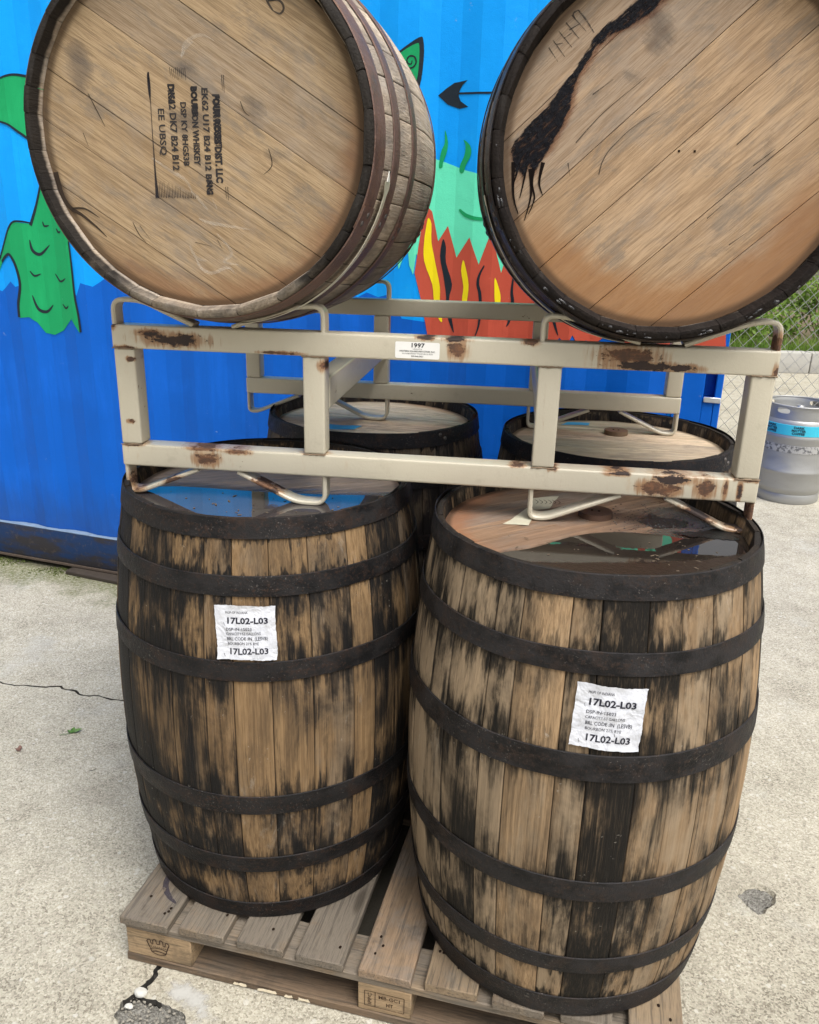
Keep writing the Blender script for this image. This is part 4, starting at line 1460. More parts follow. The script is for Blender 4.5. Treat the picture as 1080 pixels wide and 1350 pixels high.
run.build('tar_run', head_map(ZH + .0014), plain('tar_run', (.007, .004, .003), .7, 0, .5, 60, .001, .08), bTR)
# tar gathered along the lower chime
tb = bmesh.new()
rt = random.Random(31)
for k in range(45):
    an = R_(rt.uniform(178, 330)) if rt.random() < .6 else R_(rt.uniform(255, 310))
    rr = rt.uniform(.0010, .0030)
    R1 = RH - .004 + rt.uniform(-.004, .003)
    mt = Matrix.Translation((R1 * math.cos(an), R1 * math.sin(an), H_B - .0005)) @ Matrix.Rotation(an, 4, 'Z') @ Matrix.Diagonal((rr, rr * rt.uniform(1, 4), rr * .5, 1))
    bmesh.ops.create_icosphere(tb, subdivisions=1, radius=1, matrix=mt)
bm_obj('tar_bead', tb, plain('tar_bead', (.010, .009, .011), .18, 0, .3, 90, .001, .6), bTR, 60)['kind'] = 'stuff'
w2 = Geo()
for s in ([(-.173, .197), (-.160, .184), (-.146, .166)], [(-.173, .197), (-.180, .192), (-.176, .184)], [(-.190, .180), (-.168, .158)], [(-.182, .190), (-.158, .168)], [(-.184, .170), (-.170, .178)], [(-.200, .168), (-.178, .146)], [(-.192, .158), (-.180, .166)], [(-.208, .156), (-.188, .133)], [(-.214, .146), (-.198, .126)], [(-.202, .150), (-.192, .152)]):
    w2.put(ribbon(s, .0018, .0010, .0024))
w2.build('marker_letter', head_map(ZH + .0010), ink_mat('marker_faded', (.05, .042, .038), .47, 200, .75), bTR)
cr = Geo()
for s in ([(-.119, -.037), (-.116, -.02), (-.108, -.003), (-.095, .012), (-.078, .029), (-.056, .045), (-.034, .058)], [(-.16, .01), (-.12, .055), (-.06, .105)], [(-.14, .08), (-.11, .102)], 
          [(-.17, -.02), (-.165, -.04)], [(.09, .01), (.115, .035)], [(.12, -.02), (.15, .005)], [(.06, -.10), (.082, -.078)], [(.10, -.14), (.125, -.12)]):
    cr.put(ribbon(s, .0018, .0004, .0012))
cr.build('split', head_map(ZH + .0009), ink_mat('split_ink_b', (.03, .022, .018), .40, 200, .7), bTR)['kind'] = 'stuff'
for (cx, cy, rx, ry) in ((-.048, .169, .032, .042), (-.083, .106, .026, .018), (-.02, .105, .028, .010), (.074, -.157, .020, .008), (.13, -.165, .014, .009), (.002, -.001, .0048, .005), (.026, -.001, .0045, .005), (.10, -.15, .02, .01), (.14, .01, .015, .03)):
    decal('smudge', bTR, [(cx + rx * math.cos(k * PI / 6), cy + ry * math.sin(k * PI / 6)) for k in range(12)], .0035 if rx < .012 else .006, head_map(ZH + .0007),
          M_smudge if rx > .012 else M_crack, .0 if rx > .012 else -.0005, inr)

# plastic strapping round the lying barrels
M_strap = plain('strap_plastic', (.52, .49, .39), .45, 0, .2, 60, .0006)
M_strapw = plain('strap_end_white', (.80, .79, .74), .5, 0, .1, 40, .0004)


def strap(par, z, a0, a1, wdt, wide_end=None):
    V, F = [], []
    n = 50
    for i in range(n + 1):
        s = i / n
        an = a0 + (a1 - a0) * s
        R1 = Rz(z) + .0052 + .003 * math.sin(s * PI)
        ww = wdt * (1 + (1.6 * max(0, (s - .94) / .06) if wide_end else 0))
        for (dz_, dr_) in ((-ww / 2, 0), (ww / 2, 0), (ww / 2, .0012), (-ww / 2, .0012)):
            V.append(((R1 + dr_) * math.cos(an), (R1 + dr_) * math.sin(an), z + dz_ + .004 * math.sin(s * 4)))
        if i:
            for j in range(4):
                F.append(((i - 1) * 4 + j, i * 4 + j, i * 4 + (j + 1) % 4, (i - 1) * 4 + (j + 1) % 4))
    F += [(0, 1, 2, 3), (n * 4 + 3, n * 4 + 2, n * 4 + 1, n * 4)]
    o = mesh_obj('strap', V, F, M_strap, par, smooth=40)
    an = a1
    R1 = Rz(z) + .006
    P = [(z - .009, 0), (z + .012, .000), (z + .010, .055), (z + .002, .035), (z - .010, .012)]
    V = [((R1 + .0 + (i % 2) * .0) * math.cos(an + q), (R1) * math.sin(an + q), zz) for i, (zz, q) in enumerate(P)]
    V += [((R1 + .0015) * math.cos(an + q), (R1 + .0015) * math.sin(an + q), zz) for (zz, q) in P]
    F = [(4, 3, 2, 1, 0), (5, 6, 7, 8, 9)] + [(i, (i + 1) % 5, 5 + (i + 1) % 5, 5 + i) for i in range(5)]
    mesh_obj('strap_end', V, F, M_strapw, o)
    return o


strap(bTL, .814, R_(-84), R_(-12), .024, True)
strap(bTR, .814, R_(262), R_(193), .022, True)

# paper labels
def surf_map(zc, thc, tilt, off):
    c, s = math.cos(tilt), math.sin(tilt)
    def f(x, y):
        X, Y = c * x - s * y, s * x + c * y
        z = zc + Y
        wr = .0005 * math.sin(X * 160 + Y * 70) + .0007 * math.sin(Y * 120 - X * 40)
        edge = max(0, abs(x) - .045) * .12 + max(0, abs(y) - .044) * .10
        R1 = Rz(z) + .0034 + off + wr + edge
        th = thc + X / Rz(z)
        return (R1 * math.cos(th), R1 * math.sin(th), z)
    return f


def paper_label(par, zc, thc, tilt, W_, H_, seed):
    r = random.Random(seed)
    f = surf_map(zc, thc, tilt, 0)
    nx, ny = 26, 24
    V, F = [], []
    for i in range(nx + 1):
        for j in range(ny + 1):
            x, y = -W_ / 2 + W_ * i / nx, -H_ / 2 + H_ * j / ny
            if i in (0, nx): x += r.uniform(-.0006, .0006) + (.0012 * math.sin(y * 60 + seed) if seed % 2 else 0)
            if j in (0, ny): y += r.uniform(-.0006, .0006) + .0016 * math.sin(x * 45 + seed)
            V.append(f(x, y))
    for i in range(nx):
        for j in range(ny):
            a = i * (ny + 1) + j
            F.append((a, a + ny + 1, a + ny + 2, a + 1))
    lab = mesh_obj('paper_label', V, F, M_paperl, par, smooth=70)
    g_ = Geo()
    x0 = -W_ * .33
    rows = [('MGPI OF INDIANA', .375, .0050, .040, 0, 0.0), ('17L02-L03', .225, .0112, .073, .0, .045), ('DSP-IN-15023', .075, .0056, .046, 0, .01), ('CAPACITY:53 GALLONS', -.010, .0052, .062, .0, 0.0),
            ('BRL CODE :IN  (LESVB)', -.105, .0066, .073, .001, .01), ('BOURBON 21% RYE', -.195, .0054, .056, .002, 0.0), ('17L02-L03', -.340, .0118, .069, .003, .035)]
    for txt, yy, h, w_, dx, bold in rows:
        g_.text(txt, x0 + dx, yy * H_, h, w_, 0, bold)
    for (x, y) in ((x0 - .004, .17 * H_), (x0 + .074, .225 * H_), (.012, -.25 * H_), (-.38 * W_, -.40 * H_)):
        g_.put(ribbon([(x, y + .003), (x + .002, y - .003)], .0006, .0006, .0018, 0))
    tx = surf_map(zc, thc, tilt, .0007)
    g_.build('label_text', lambda x, y: tx(x, y), M_inkl, lab)
    return lab


g = G('label_paper_wet')
a = g.noise(g.obj, 30, 5, .65)
col = g.mix(a, (.52, .545, .62), (.63, .64, .67))
col = g.mix(g.mul(g.ss(g.noise(g.obj, 70, 5, .75), .60, .72), .5), col, (.55, .53, .48))
M_paperl = g.pbr(col, .55, 0, g.bump(g.add(g.noise(g.obj, 60, 3, .6), g.mul(g.noise(g.obj, 22, 2, .5, 1.5), 2.0)), .0035, .8), .4)
M_inkl = ink_mat('printed_ink', (.02, .02, .032), .24, 500, .95)
paper_label(bFL, .6895, R_(-89.1), R_(1.0), .1085, .1045, 3)
paper_label(bFR, .6700, R_(-93.6), R_(-3.0), .1090, .1090, 4)

# plugs, tape and soaked paper on the upright heads
def plug(par, x, y, r_, h_, mat):
    bm = bmesh.new()
    bmesh.ops.create_cone(bm, cap_ends=True, segments=32, radius1=r_, radius2=r_ * .97, depth=h_, matrix=Matrix.Translation((x, y, ZH + h_ / 2)))
    o = bm_obj('bung', bm, mat, par, 40)
    bm = bmesh.new()
    for dx, dy in ((-.007, .002), (.006, -.003)):
        bmesh.ops.create_cone(bm, cap_ends=True, segments=10, radius1=.0025, radius2=.0025, depth=.0012, matrix=Matrix.Translation((x + dx, y + dy, ZH + h_ + .0004)))
    bm_obj('nail_head', bm, M_crack, o)
    return o


M_bung = plain('bung_wood_brown', (.085, .045, .028), .6, 0, .3, 40, .001)
plug(bFR, .022, .078, .0335, .011, M_bung)
plug(bBR, .026, .110, .0325, .012, plain('bung_wood_light', (.15, .095, .055), .6, 0, .3, 40, .001))


def tape(par, pts, mat, name='tape', z=ZH + .0012):
    r = random.Random(len(pts))
    P = [(p.x, p.y) for p in jag(pts + [pts[0]], 2, .04, r)[:-1]]
    V, F = cdt(P)
    n = len(V)
    vv = [(v.x, v.y, z + .0006 * math.sin(v.x * 90)) for v in V]
    return mesh_obj(name, vv, [tuple(f) for f in F], mat, par)


M_masking = plain('masking_tape_old', (.50, .47, .36), .6, 0, .15, 60, .0006)
t1 = tape(bFR, [(-.098, .178), (-.030, .196), (-.062, .112), (-.106, .100)], M_masking, 'masking_tape')
t2 = tape(bFR, [(-.166, .016), (-.108, .112), (-.086, .098), (-.118, .008)], M_masking, 'masking_tape')
gt = Geo()
for k in range(6):
    gt.put(ribbon([(-.085 + k * .009, .165), (-.080 + k * .009, .150), (-.086 + k * .009, .138)], .0012, .0008, .0015))
gt.build('faded_writing', head_map(ZH + .0024), M_stencil, t1)
M_btape = plain('blue_tape', (.04, .33, .62), .5, 0, .15, 60, .0005)
tape(bBR, [(-.115, .262), (-.075, .292), (.0, .292), (-.012, .262)][::1] if False else [(-.110, .205), (-.085, .243), (-.020, .240), (-.030, .205)], M_btape, 'blue_tape')
tape(bBL, [(-.126, -.060), (-.030, -.072), (-.050, -.118), (-.119, -.122)], M_btape, 'blue_tape')

# rain standing on the two front heads
def water_mat(name, col, rough=.015, ior=1.6):
    g = G(name)
    n = g.bump(g.noise(g.obj, 22, 3, .5), .0012, .10)
    g.pbr(g.mix(g.noise(g.obj, 25, 5, .6), col, tuple(c * 2.2 for c in col)), rough, 0, n, .5, ior=ior)
    return g.m


M_wet = residue('wet_edge', (.02, .015, .012), .25, .03, (30, 30, 30), .02, .75, .5, 0, .0005, grow=.012)


def puddle(bar, name, label, pts, mat, zoff, seed):
    r = random.Random(seed)
    P = [(p.x, p.y) for p in catmull([(p[0], p[1], 0) for p in pts], 8, True)]
    P = [(x * min(1, (RH - .0172) / max(math.hypot(x, y), 1e-6)), y * min(1, (RH - .0172) / max(math.hypot(x, y), 1e-6))) for x, y in P]
    V, F = cdt(P)
    n = len(V)
    z0 = ZP + ZH
    vs = [(v.x, v.y, z0 + zoff) for v in V]
    fs = [tuple(f) for f in F]
    nP = len(P)
    b = len(vs)
    vs += [(p[0], p[1], z0 + zoff) for p in P] + [(p[0] * 1.004, p[1] * 1.004, z0 + .0004) for p in P]
    fs += [(b + i, b + (i + 1) % nP, b + nP + (i + 1) % nP, b + nP + i) for i in range(nP)]
    o = mesh_obj(name, vs, fs, mat, smooth=30)
    o.location = (bar.location.x, bar.location.y, 0)
    tag(o, label, 'puddle')
    decal('wet_edge', bar, pts, .006, head_map(ZH + .0008), M_wet, .03, inr)
    return o


arc = lambda a0, a1, n: [(.275 * math.cos(R_(a0 + (a1 - a0) * k / n)), .275 * math.sin(R_(a0 + (a1 - a0) * k / n))) for k in range(n + 1)]
puddle(bFL, 'rain_puddle', 'shallow puddle reflecting blue on the grey head of the front left barrel',
       [(-.263, -.04), (-.19, -.022), (-.09, -.034), (.02, -.048), (.10, -.052), (.20, -.050), (.262, -.05)] + arc(-14, -166, 14), water_mat('rain_water', (.030, .026, .026), .012, 1.95), .0022, 1)
puddle(bFR, 'rain_puddle', 'dark puddle reflecting green along the front edge of the front right barrel head',
       [(-.215, -.150), (-.13, -.112), (-.06, -.058), (-.01, -.030), (.05, -.018), (.12, -.028), (.17, -.045), (.215, -.015), (.26, -.01)] + arc(-6, -140, 13), water_mat('rain_water_dark', (.010, .008, .007), .012, 1.8), .0026, 2)
scum_hide_front = [(.272 * math.cos(R_(k)), .272 * math.sin(R_(k))) for k in range(-150, -19, 6)] + [(.225, -.115), (.16, -.140), (.08, -.158), (.0, -.163), (-.10, -.168), (-.19, -.165)]
M_scum_hide = residue('reflection_hiding_scum', (.010, .007, .005), .35, .03, (26, 26, 26), .012, .96, .3, 0, .002, (.035, .022, .014))
decal('black_scum', bFR, scum_hide_front, .005, head_map(ZH + .0032), M_scum_hide, .006, inr)  # dark scum strip, laid to hide the rail's reflection in the puddle
for bar_, n_, sd_0 in ((bFL, 46, 5), (bFR, 34, 6)):
    fb = bmesh.new()
    rf = random.Random(sd_0)
    for k in range(n_):
        x, y = rf.uniform(-.22, .24), rf.uniform(-.20, -.055)
        if math.hypot(x, y) > .25:
            continue
        s_ = rf.uniform(.0007, .0024)
        bmesh.ops.create_icosphere(fb, subdivisions=1, radius=1, matrix=Matrix.Translation((x, y, ZH + .0031)) @ Matrix.Rotation(rf.uniform(0, 6), 4, 'Z') @ Matrix.Diagonal((s_ * rf.uniform(1, 3.5), s_, .0005, 1)))
    bm_obj('floating_debris', fb, plain('debris', (.10, .075, .05), .8, 0, .5, 200, 0), bar_)['kind'] = 'stuff'
# sooty scum and droplets on the wet side of the front right head
M_scum = residue('black_scum', (.008, .008, .008), .22, .035, (45, 45, 45), .003, 1.0, .6, 0, .004)
decal('black_scum', bFR, [(.10, .05), (.135, .10), (.16, .075), (.20, .06), (.18, .02), (.12, .01)], .004, head_map(ZH + .0009), M_scum, .006, inr)
decal('black_scum', bFR, [(.19, -.005), (.262, .02), (.262, -.05), (.22, -.045), (.17, -.035), (.14, -.012)], .004, head_map(ZH + .0034), M_scum, .008, inr)
dr = bmesh.new()
rd = random.Random(77)
for k in range(420):
    x, y = rd.gauss(.14, .05), rd.gauss(.055, .05)
    if math.hypot(x, y) > .255 or rd.random() < .1:
        continue
    s = rd.uniform(.0006, .0022)
    bmesh.ops.create_icosphere(dr, subdivisions=1, radius=1, matrix=Matrix.Translation((x, y, ZH + .0006)) @ Matrix.Diagonal((s, s, s * .45, 1)))
g = G('water_drop')
M_drop = g.pbr((.06, .055, .05), .12, 0, None, .7)
o = bm_obj('water_drop', dr, M_drop, bFR, 60)
o['kind'] = 'stuff'

# ================================================================== pallet
PY = R_(-13.458)
pal = thing('wooden_pallet', 'weathered grey wooden block pallet carrying the four upright barrels', 'pallet', (-.5910, 1.3711, 0), PY)
M_pal = wood_plank_mat('pallet_deck_wood', (.25, .185, .118), (.165, .12, .08), (.16, .142, .118), 'Y', .75)
M_pal5 = wood_plank_mat('pallet_new_board', (.28, .195, .125), (.20, .14, .09), (.19, .17, .15), 'Y', .7)
M_palx = wood_plank_mat('pallet_lath_wood', (.27, .20, .13), (.20, .15, .10), (.17, .155, .135), 'X', .6)
M_blk = wood_plank_mat('pallet_block_wood', (.36, .255, .15), (.29, .20, .115), (.22, .18, .13), 'X', .35)
M_palb = wood_plank_mat('pallet_bottom_wood', (.165, .115, .075), (.11, .078, .053), (.10, .088, .072), 'X', .5)
rp = random.Random(3)
DP = 1.24


def plank(name, a, b, mat, par=pal, bev=.0022, warp=.0):
    bm = bmesh.new()
    box_bm(bm, a, b, bev, 1)
    ax_ = 1 if (b[1] - a[1]) > (b[0] - a[0]) else 0
    L_ = b[ax_] - a[ax_]
    k = max(int(L_ / .10), 1)
    for i in range(1, k):
        no = (1, 0, 0) if ax_ == 0 else (0, 1, 0)
        co = [0, 0, 0]
        co[ax_] = a[ax_] + L_ * i / k
        bmesh.ops.bisect_plane(bm, geom=bm.verts[:] + bm.edges[:] + bm.faces[:], plane_co=co, plane_no=no)
    sd = rp.uniform(0, 50)
    for v in bm.verts:
        nz_ = mnoise.noise(Vector((v.co.x * 14 + sd, v.co.y * 14, v.co.z * 30)))
        v.co.z += nz_ * .0007 + warp * ((v.co[ax_] - a[ax_]) / L_ - .5) ** 2
        v.co[1 - ax_] += nz_ * .0014
    return bm_obj(name, bm, mat, par, 40)


deck = [(-.001, .111, -.010), (.134, .236, -.004), (.264, .367, -.003), (.394, .495, -.003), (.527, .635, -.004), (.662, .765, 0.0), (.795, .895, -.005), (.925, 1.02, .0), (1.050, 1.149, -.002)]
for i, (a, b, v0) in enumerate(deck):
    dzz = .0 if i != 4 else .0
    plank('deck_board', (a, v0, .1105), (b, DP + rp.uniform(-.006, .006), ZP - .0004), M_pal5 if i == 4 else M_pal)
for v0 in (0.002, .575, 1.137):
    plank('lath', (0.002, v0, .0905), (1.147, v0 + .098, .110), M_palx)
    plank('bottom_board', (0.0, v0 - .001, .0005), (1.149, v0 + .099, .0205), M_palb)
    for (a, b) in ((.003, .155), (.525, .636), (1.0, 1.146)):
        plank('block', (a, v0 + .001, .0210), (b, v0 + .097, .0900), M_blk)
# nail holes
nh = Geo()
for (a, b, v0) in deck:
    for k in range(rp.choice((1, 2, 3, 4))):
        x, y = a + rp.uniform(.12, .88) * (b - a), v0 + rp.uniform(.03, .09)
        nh.put(([Vector((x + .0026 * math.cos(q) * (1 + .4 * rp.random()), y + .0032 * math.sin(q) * (1 + .4 * rp.random()), 0)) for q in [j * PI / 4 for j in range(8)]], [tuple(range(8))]))
nh.build('nail_head', lambda x, y: (x, y, ZP + .0007), M_crack, pal)
# ring stain left by a barrel chime on the first deck board
rs_ = Geo()
rs_.put(ribbon([(.045, .165), (.042, .125), (.052, .090), (.074, .066), (.098, .052)], .004, .003, .013))
rs_.build('ring_stain', lambda x, y: (x, y, ZP + .0009), ink_mat('ring_stain', (.045, .04, .06), .42, 150, .6), pal)
# brands burnt into the blocks
M_brand = plain('burnt_brand', (.035, .016, .010), .85, 0, .3, 80, 0)
cg = Geo()
cx, cz, k_ = .079, .056, .0265
cr_pts = lambda L: [(cx + x * k_, cz + y * k_) for x, y in L]
cg.put(ribbon(cr_pts([(-.62, -.62), (-.80, -.05), (-1.0, .45)]), .0022, .0022))
cg.put(ribbon(cr_pts([(.62, -.62), (.80, -.05), (1.0, .45)]), .0022, .0022))
xs = [-1.0, -.62, -.58, -.28, -.25, .0, .25, .28, .58, .62, 1.0]
cg.put(ribbon(cr_pts([(-1.0, .45), (-.84, .62), (-.68, .58), (-.62, .25), (-.46, .25), (-.46, .62), (-.30, .74), (-.17, .68), (-.14, .32), (.02, .32)]), .0020, .0020, smooth=2))
cg.put(ribbon(cr_pts([(.02, .32), (.14, .36), (.17, .72), (.30, .74), (.44, .62), (.46, .25), (.62, .25), (.68, .58), (.84, .62), (1.0, .45)]), .0020, .0020, smooth=2))
cg.put(ribbon(cr_pts([(-.70, -.28), (-.35, -.16), (0, -.13), (.35, -.16), (.70, -.28)]), .0020, .0020))
cg.put(ribbon(cr_pts([(-.62, -.62), (-.3, -.48), (0, -.45), (.3, -.48), (.62, -.62), (.3, -.74), (0, -.78), (-.3, -.74), (-.62, -.62)]), .0020, .0020))
for k in range(8):
    x = -.62 + k * .177
    p0 = cr_pts([(x, .02 - .10 * abs(x))])[0]
    cg.put(([Vector((p0[0] + .0011 * math.cos(j), p0[1] + .0011 * math.sin(j), 0)) for j in range(6)], [tuple(range(6))]))
cg.build('brand_crown', lambda x, y: (x, .0026 - .0010 - .0008, y), M_brand, pal)
bg_ = Geo()
for s in ([(.540, .036), (.622, .036)], [(.622, .036), (.622, .075)], [(.622, .075), (.540, .075)], [(.540, .075), (.540, .036)], [(.562, .036), (.562, .075)]):
    bg_.put(ribbon(s, .0016, .0016, None, 0))
bg_.text('MB-GC1', .592, .064, .0090, .044, 0, .03, 'CENTER')
bg_.text('HT', .592, .047, .0095, .014, 0, .04, 'CENTER')
bg_.text('IPPC', .551, .0555, .0080, .030, PI / 2, .02, 'CENTER')
bg_.build('brand_text', lambda x, y: (x, .0026 - .0018, y), ink_mat('brand_ink', (.04, .02, .014), .38, 200, .85), pal)
# shade below the pallet, painted on the ground as a dark ragged sheet
M_pallet_shade = residue('pallet_shade', (.045, .040, .032), .85, .05, (14, 14, 14), .03, .88, .2, 0, .001, (.10, .09, .07))
dm = decal('pallet_shade', None, [(.0, .01), (1.14, .01), (1.14, 1.23), (.0, 1.23)], .02, lambda x, y: (x, y, .0004), M_pallet_shade, .03)
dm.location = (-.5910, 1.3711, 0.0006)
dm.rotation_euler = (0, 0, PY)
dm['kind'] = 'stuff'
dm['label'] = 'painted shade on the concrete below the pallet'
dm['category'] = 'foot_dark'
M_pow = residue('cement_powder', (.46, .455, .43), .9, .09, (22, 22, 22), .03, .75, .2, 0, .001, (.58, .57, .54))
pw = decal('cement_powder', None, [(-.50, 1.30), (-.44, 1.33), (-.38, 1.29), (-.36, 1.22), (-.41, 1.21), (-.43, 1.245), (-.455, 1.262), (-.49, 1.275)], .008, lambda x, y: (x, y, .0008), M_pow, .03)
pw['kind'] = 'stuff'
pw['label'] = 'pale crumbled cement spread beside the broken corner'
pw['category'] = 'cement powder'
# white paint remains on the front bottom board
M_pchip = residue('white_paint_remains', (.50, .44, .33), .7, .012, (60, 60, 120), .001, 1.0, .3)
for (u0, u1) in ((.250, .285), (.305, .352), (.366, .388), (.395, .425)):
    decal('paint_remains', pal, [(u0, .006), (u1, .008), (u1 - .004, .016), (u0 + .004, .015)], .0022, lambda x, y: (x, -.0022, y), M_pchip, .002)

# ================================================================== keg
kx, ky = 2.338, 4.905
keg = thing('beer_keg', 'dented stainless steel keg with light blue lettered band standing by the fence', 'keg', (kx, ky, 0), R_(8))
g = G('keg_steel')
v = g.obj
a = g.noise(g.map(v, (6, 6, 26)), 1, 5, .6)
col = g.mix(a, (.30, .30, .29), (.42, .42, .405))
col = g.mix(g.mul(g.ss(g.noise(v, 26, 6, .75), .56, .70), .5), col, (.32, .31, .29))
M_keg = g.pbr(col, g.ss(a, .3, .7, .34, .55), .5, g.bump(g.add(g.noise(v, 9, 3, .5), g.mul(g.noise(v, 120, 3, .6), .15)), .006, .4), .5)
prof = [(.170, .006), (.186, 0.0), (.190, .006), (.190, .050), (.186, .058), (.190, .066), (.2015, .085), (.2035, .10), (.2035, .185), (.2075, .192), (.2075, .204), (.2035, .211), (.2035, .395), (.2075, .402), (.2075, .414), (.2035, .421),
        (.2035, .480), (.199, .500), (.190, .512), (.184, .514)]
NS = 72


def lathe(name, prof, mat, par, smooth=35, ns=NS, closed=False):
    V, F = [], []
    for i in range(ns):
        a = 2 * PI * i / ns
        for (r_, z) in prof:
            V.append((r_ * math.cos(a), r_ * math.sin(a), z))
    m_ = len(prof)
    for i in range(ns):
        i2 = (i + 1) % ns
        for j in range(m_ if closed else m_ - 1):
            j2 = (j + 1) % m_
            F.append((i * m_ + j, i2 * m_ + j, i2 * m_ + j2, i * m_ + j2))
    return mesh_obj(name, V, F, mat, par, smooth=smooth)


lathe('body', prof, M_keg, keg)
lathe('dome', [(.0, .545), (.04, .545), (.045, .538), (.10, .530), (.16, .515), (.184, .505)], M_keg, keg)
lathe('valve', [(.0, .572), (.022, .572), (.026, .566), (.026, .545), (.034, .545), (.034, .538)], plain('valve_steel', (.55, .55, .55), .3, .9, .2, 60), keg)
# upper ring with two hand holes
V2, F2 = [], []
R0 = .192
Ls = 2 * PI * R0
holes = []
for c0 in (-1.05, .52, 2.09, 3.66):
    cs = (c0 % (2 * PI)) * R0
    holes.append([(cs + .040 * math.copysign(abs(math.cos(q)) ** .7, math.cos(q)), .560 + .0155 * math.copysign(abs(math.sin(q)) ** .7, math.sin(q))) for q in [k * 2 * PI / 28 for k in range(28)]])
outer = [(Ls * k / 96, .510) for k in range(97)] + [(Ls * k / 96, .590) for k in range(96, -1, -1)]
ex = [(Ls * k / 96, zz) for k in range(1, 96) for zz in (.53, .56, .585) if not any(in_poly(Ls * k / 96, zz, h) for h in holes)]
PV, PF = cdt(outer, holes, ex)
for rr in (R0, R0 - .003):
    b = len(V2)
    V2 += [((rr + (.006 * max(0, (p.y - .582) / .008))) * math.cos(p.x / R0), (rr + (.006 * max(0, (p.y - .582) / .008))) * math.sin(p.x / R0), p.y) for p in PV]
    F2 += [tuple(i + b for i in f) if rr == R0 else tuple(i + b for i in f)[::-1] for f in PF]
mesh_obj('handle_ring', V2, F2, M_keg, keg, smooth=40)
tor = [(.1935 + .0055 * math.cos(q), .590 + .0055 * math.sin(q)) for q in [k * PI / 4 for k in range(8)]]
lathe('rim', tor, M_keg, keg, 60, NS, True)
lathe('band', [(.2038, .4225), (.2052, .4235), (.2052, .484), (.2020, .485)], plain('band_light_blue', (.05, .50, .66), .45, 0, .1, 30), keg)
g = G('peeled_sticker')
a = g.noise(g.obj, 45, 6, .75)
M_peel = g.pbr(g.mix(g.ss(a, .44, .52), (.13, .13, .13), (.40, .395, .375)), .7, 0, g.bump(a, .002, .6), .3)
lathe('peeled_sticker', [(.2038, .318), (.2050, .319), (.2050, .362), (.2038, .363)], M_peel, keg)
kt = Geo()
step = 2 * PI * .206 / 8
for k in range(8):
    for row, (tx, wd) in enumerate((('DARK', .060), ('MATTER', .078), ('COFFEE', .070))):
        kt.text(tx, k * step, .4720 - row * .0175, .0135, wd, 0, .07, 'CENTER')
kt.build('band_text', lambda x, y: (.2058 * math.cos(x / .2058 + 4.2), .2058 * math.sin(x / .2058 + 4.2), y), plain('band_ink', (.008, .03, .045), .6, 0, .2, 30, 0), keg)

# ================================================================== chain link fence
fence = thing('chain_link_fence', 'galvanised chain link fence running behind the keg and the container corner', 'fence', (0, 5.36, 0), R_(-1.5))
M_wire = plain('galvanised_wire', (.36, .36, .35), .5, .5, .2, 60, 0)
M_pipe = plain('galvanised_pipe', (.62, .63, .63), .4, .5, .12, 30, .0004)
WP, HPF = .086, .046
x0f, x1f, z1f = 1.15, 5.6, 1.95
V, F = [], []
nw = int((x1f - x0f) / (WP / 2) / 1)
rw = .0017
for k in range(int((x1f - x0f) / WP * 2)):
    xb = x0f + k * WP / 2
    # each wire zigzags between its two neighbours
    n = int((z1f - .04) / HPF)
    prev = None
    for i in range(n + 1):
        z = .04 + i * HPF
        sx = (WP / 2) * (1 if (i + k) % 2 else 0)
        sy = .0022 * (1 if (i + k) % 2 else -1)
        b = len(V)
        for j in range(4):
            an = PI / 4 + j * PI / 2
            V.append((xb + sx + rw * 1.2 * math.cos(an), sy + rw * 1.2 * math.sin(an), z))
        if prev is not None:
            for j in range(4):
                F.append((prev + j, prev + (j + 1) % 4, b + (j + 1) % 4, b + j))
        prev = b
mm = mesh_obj('wire_mesh', V, F, M_wire, fence)
mm['kind'] = 'stuff'


def pipe(name, a, b, r_, par, mat):
    a, b = Vector(a), Vector(b)
    d = b - a
    bm = bmesh.new()
    bmesh.ops.create_cone(bm, cap_ends=True, segments=20, radius1=r_, radius2=r_, depth=d.length,
                          matrix=Matrix.Translation((a + b) / 2) @ d.to_track_quat('Z', 'Y').to_matrix().to_4x4())
    return bm_obj(name, bm, mat, par, 40)


for px_ in (-.3, 2.72, 5.7):
    pipe('post', (px_, .03, 0), (px_, .03, 2.02), .024, fence, M_pipe)
pipe('top_rail', (-.3, .03, 1.98), (5.7, .03, 1.98), .019, fence, M_pipe)
pipe('bottom_rail', (1.2, .03, .06), (5.7, .03, .06), .012, fence, M_pipe)

# grey box at the right edge behind the fence
bxg = thing('utility_box', 'dark grey box standing behind the fence post at the right edge', 'utility box', (3.02, 5.72, 0), R_(-4))
bm = bmesh.new(); box_bm(bm, (-.16, -.12, .05), (.16, .12, .42), .01, 2)
bm_obj('housing', bm, plain('box_grey', (.16, .165, .165), .6, 0, .2, 20), bxg, 40)
bm = bmesh.new(); box_bm(bm, (-.19, -.15, 0), (.19, .15, .0495), .008, 2)
bm_obj('base', bm, M_kerb, bxg, 40)
bm = bmesh.new(); box_bm(bm, (-.17, -.13, .4205), (.17, .13, .445), .006, 2)
bm_obj('lid', bm, plain('box_lid_grey', (.22, .225, .225), .5, 0, .2, 20), bxg, 40)

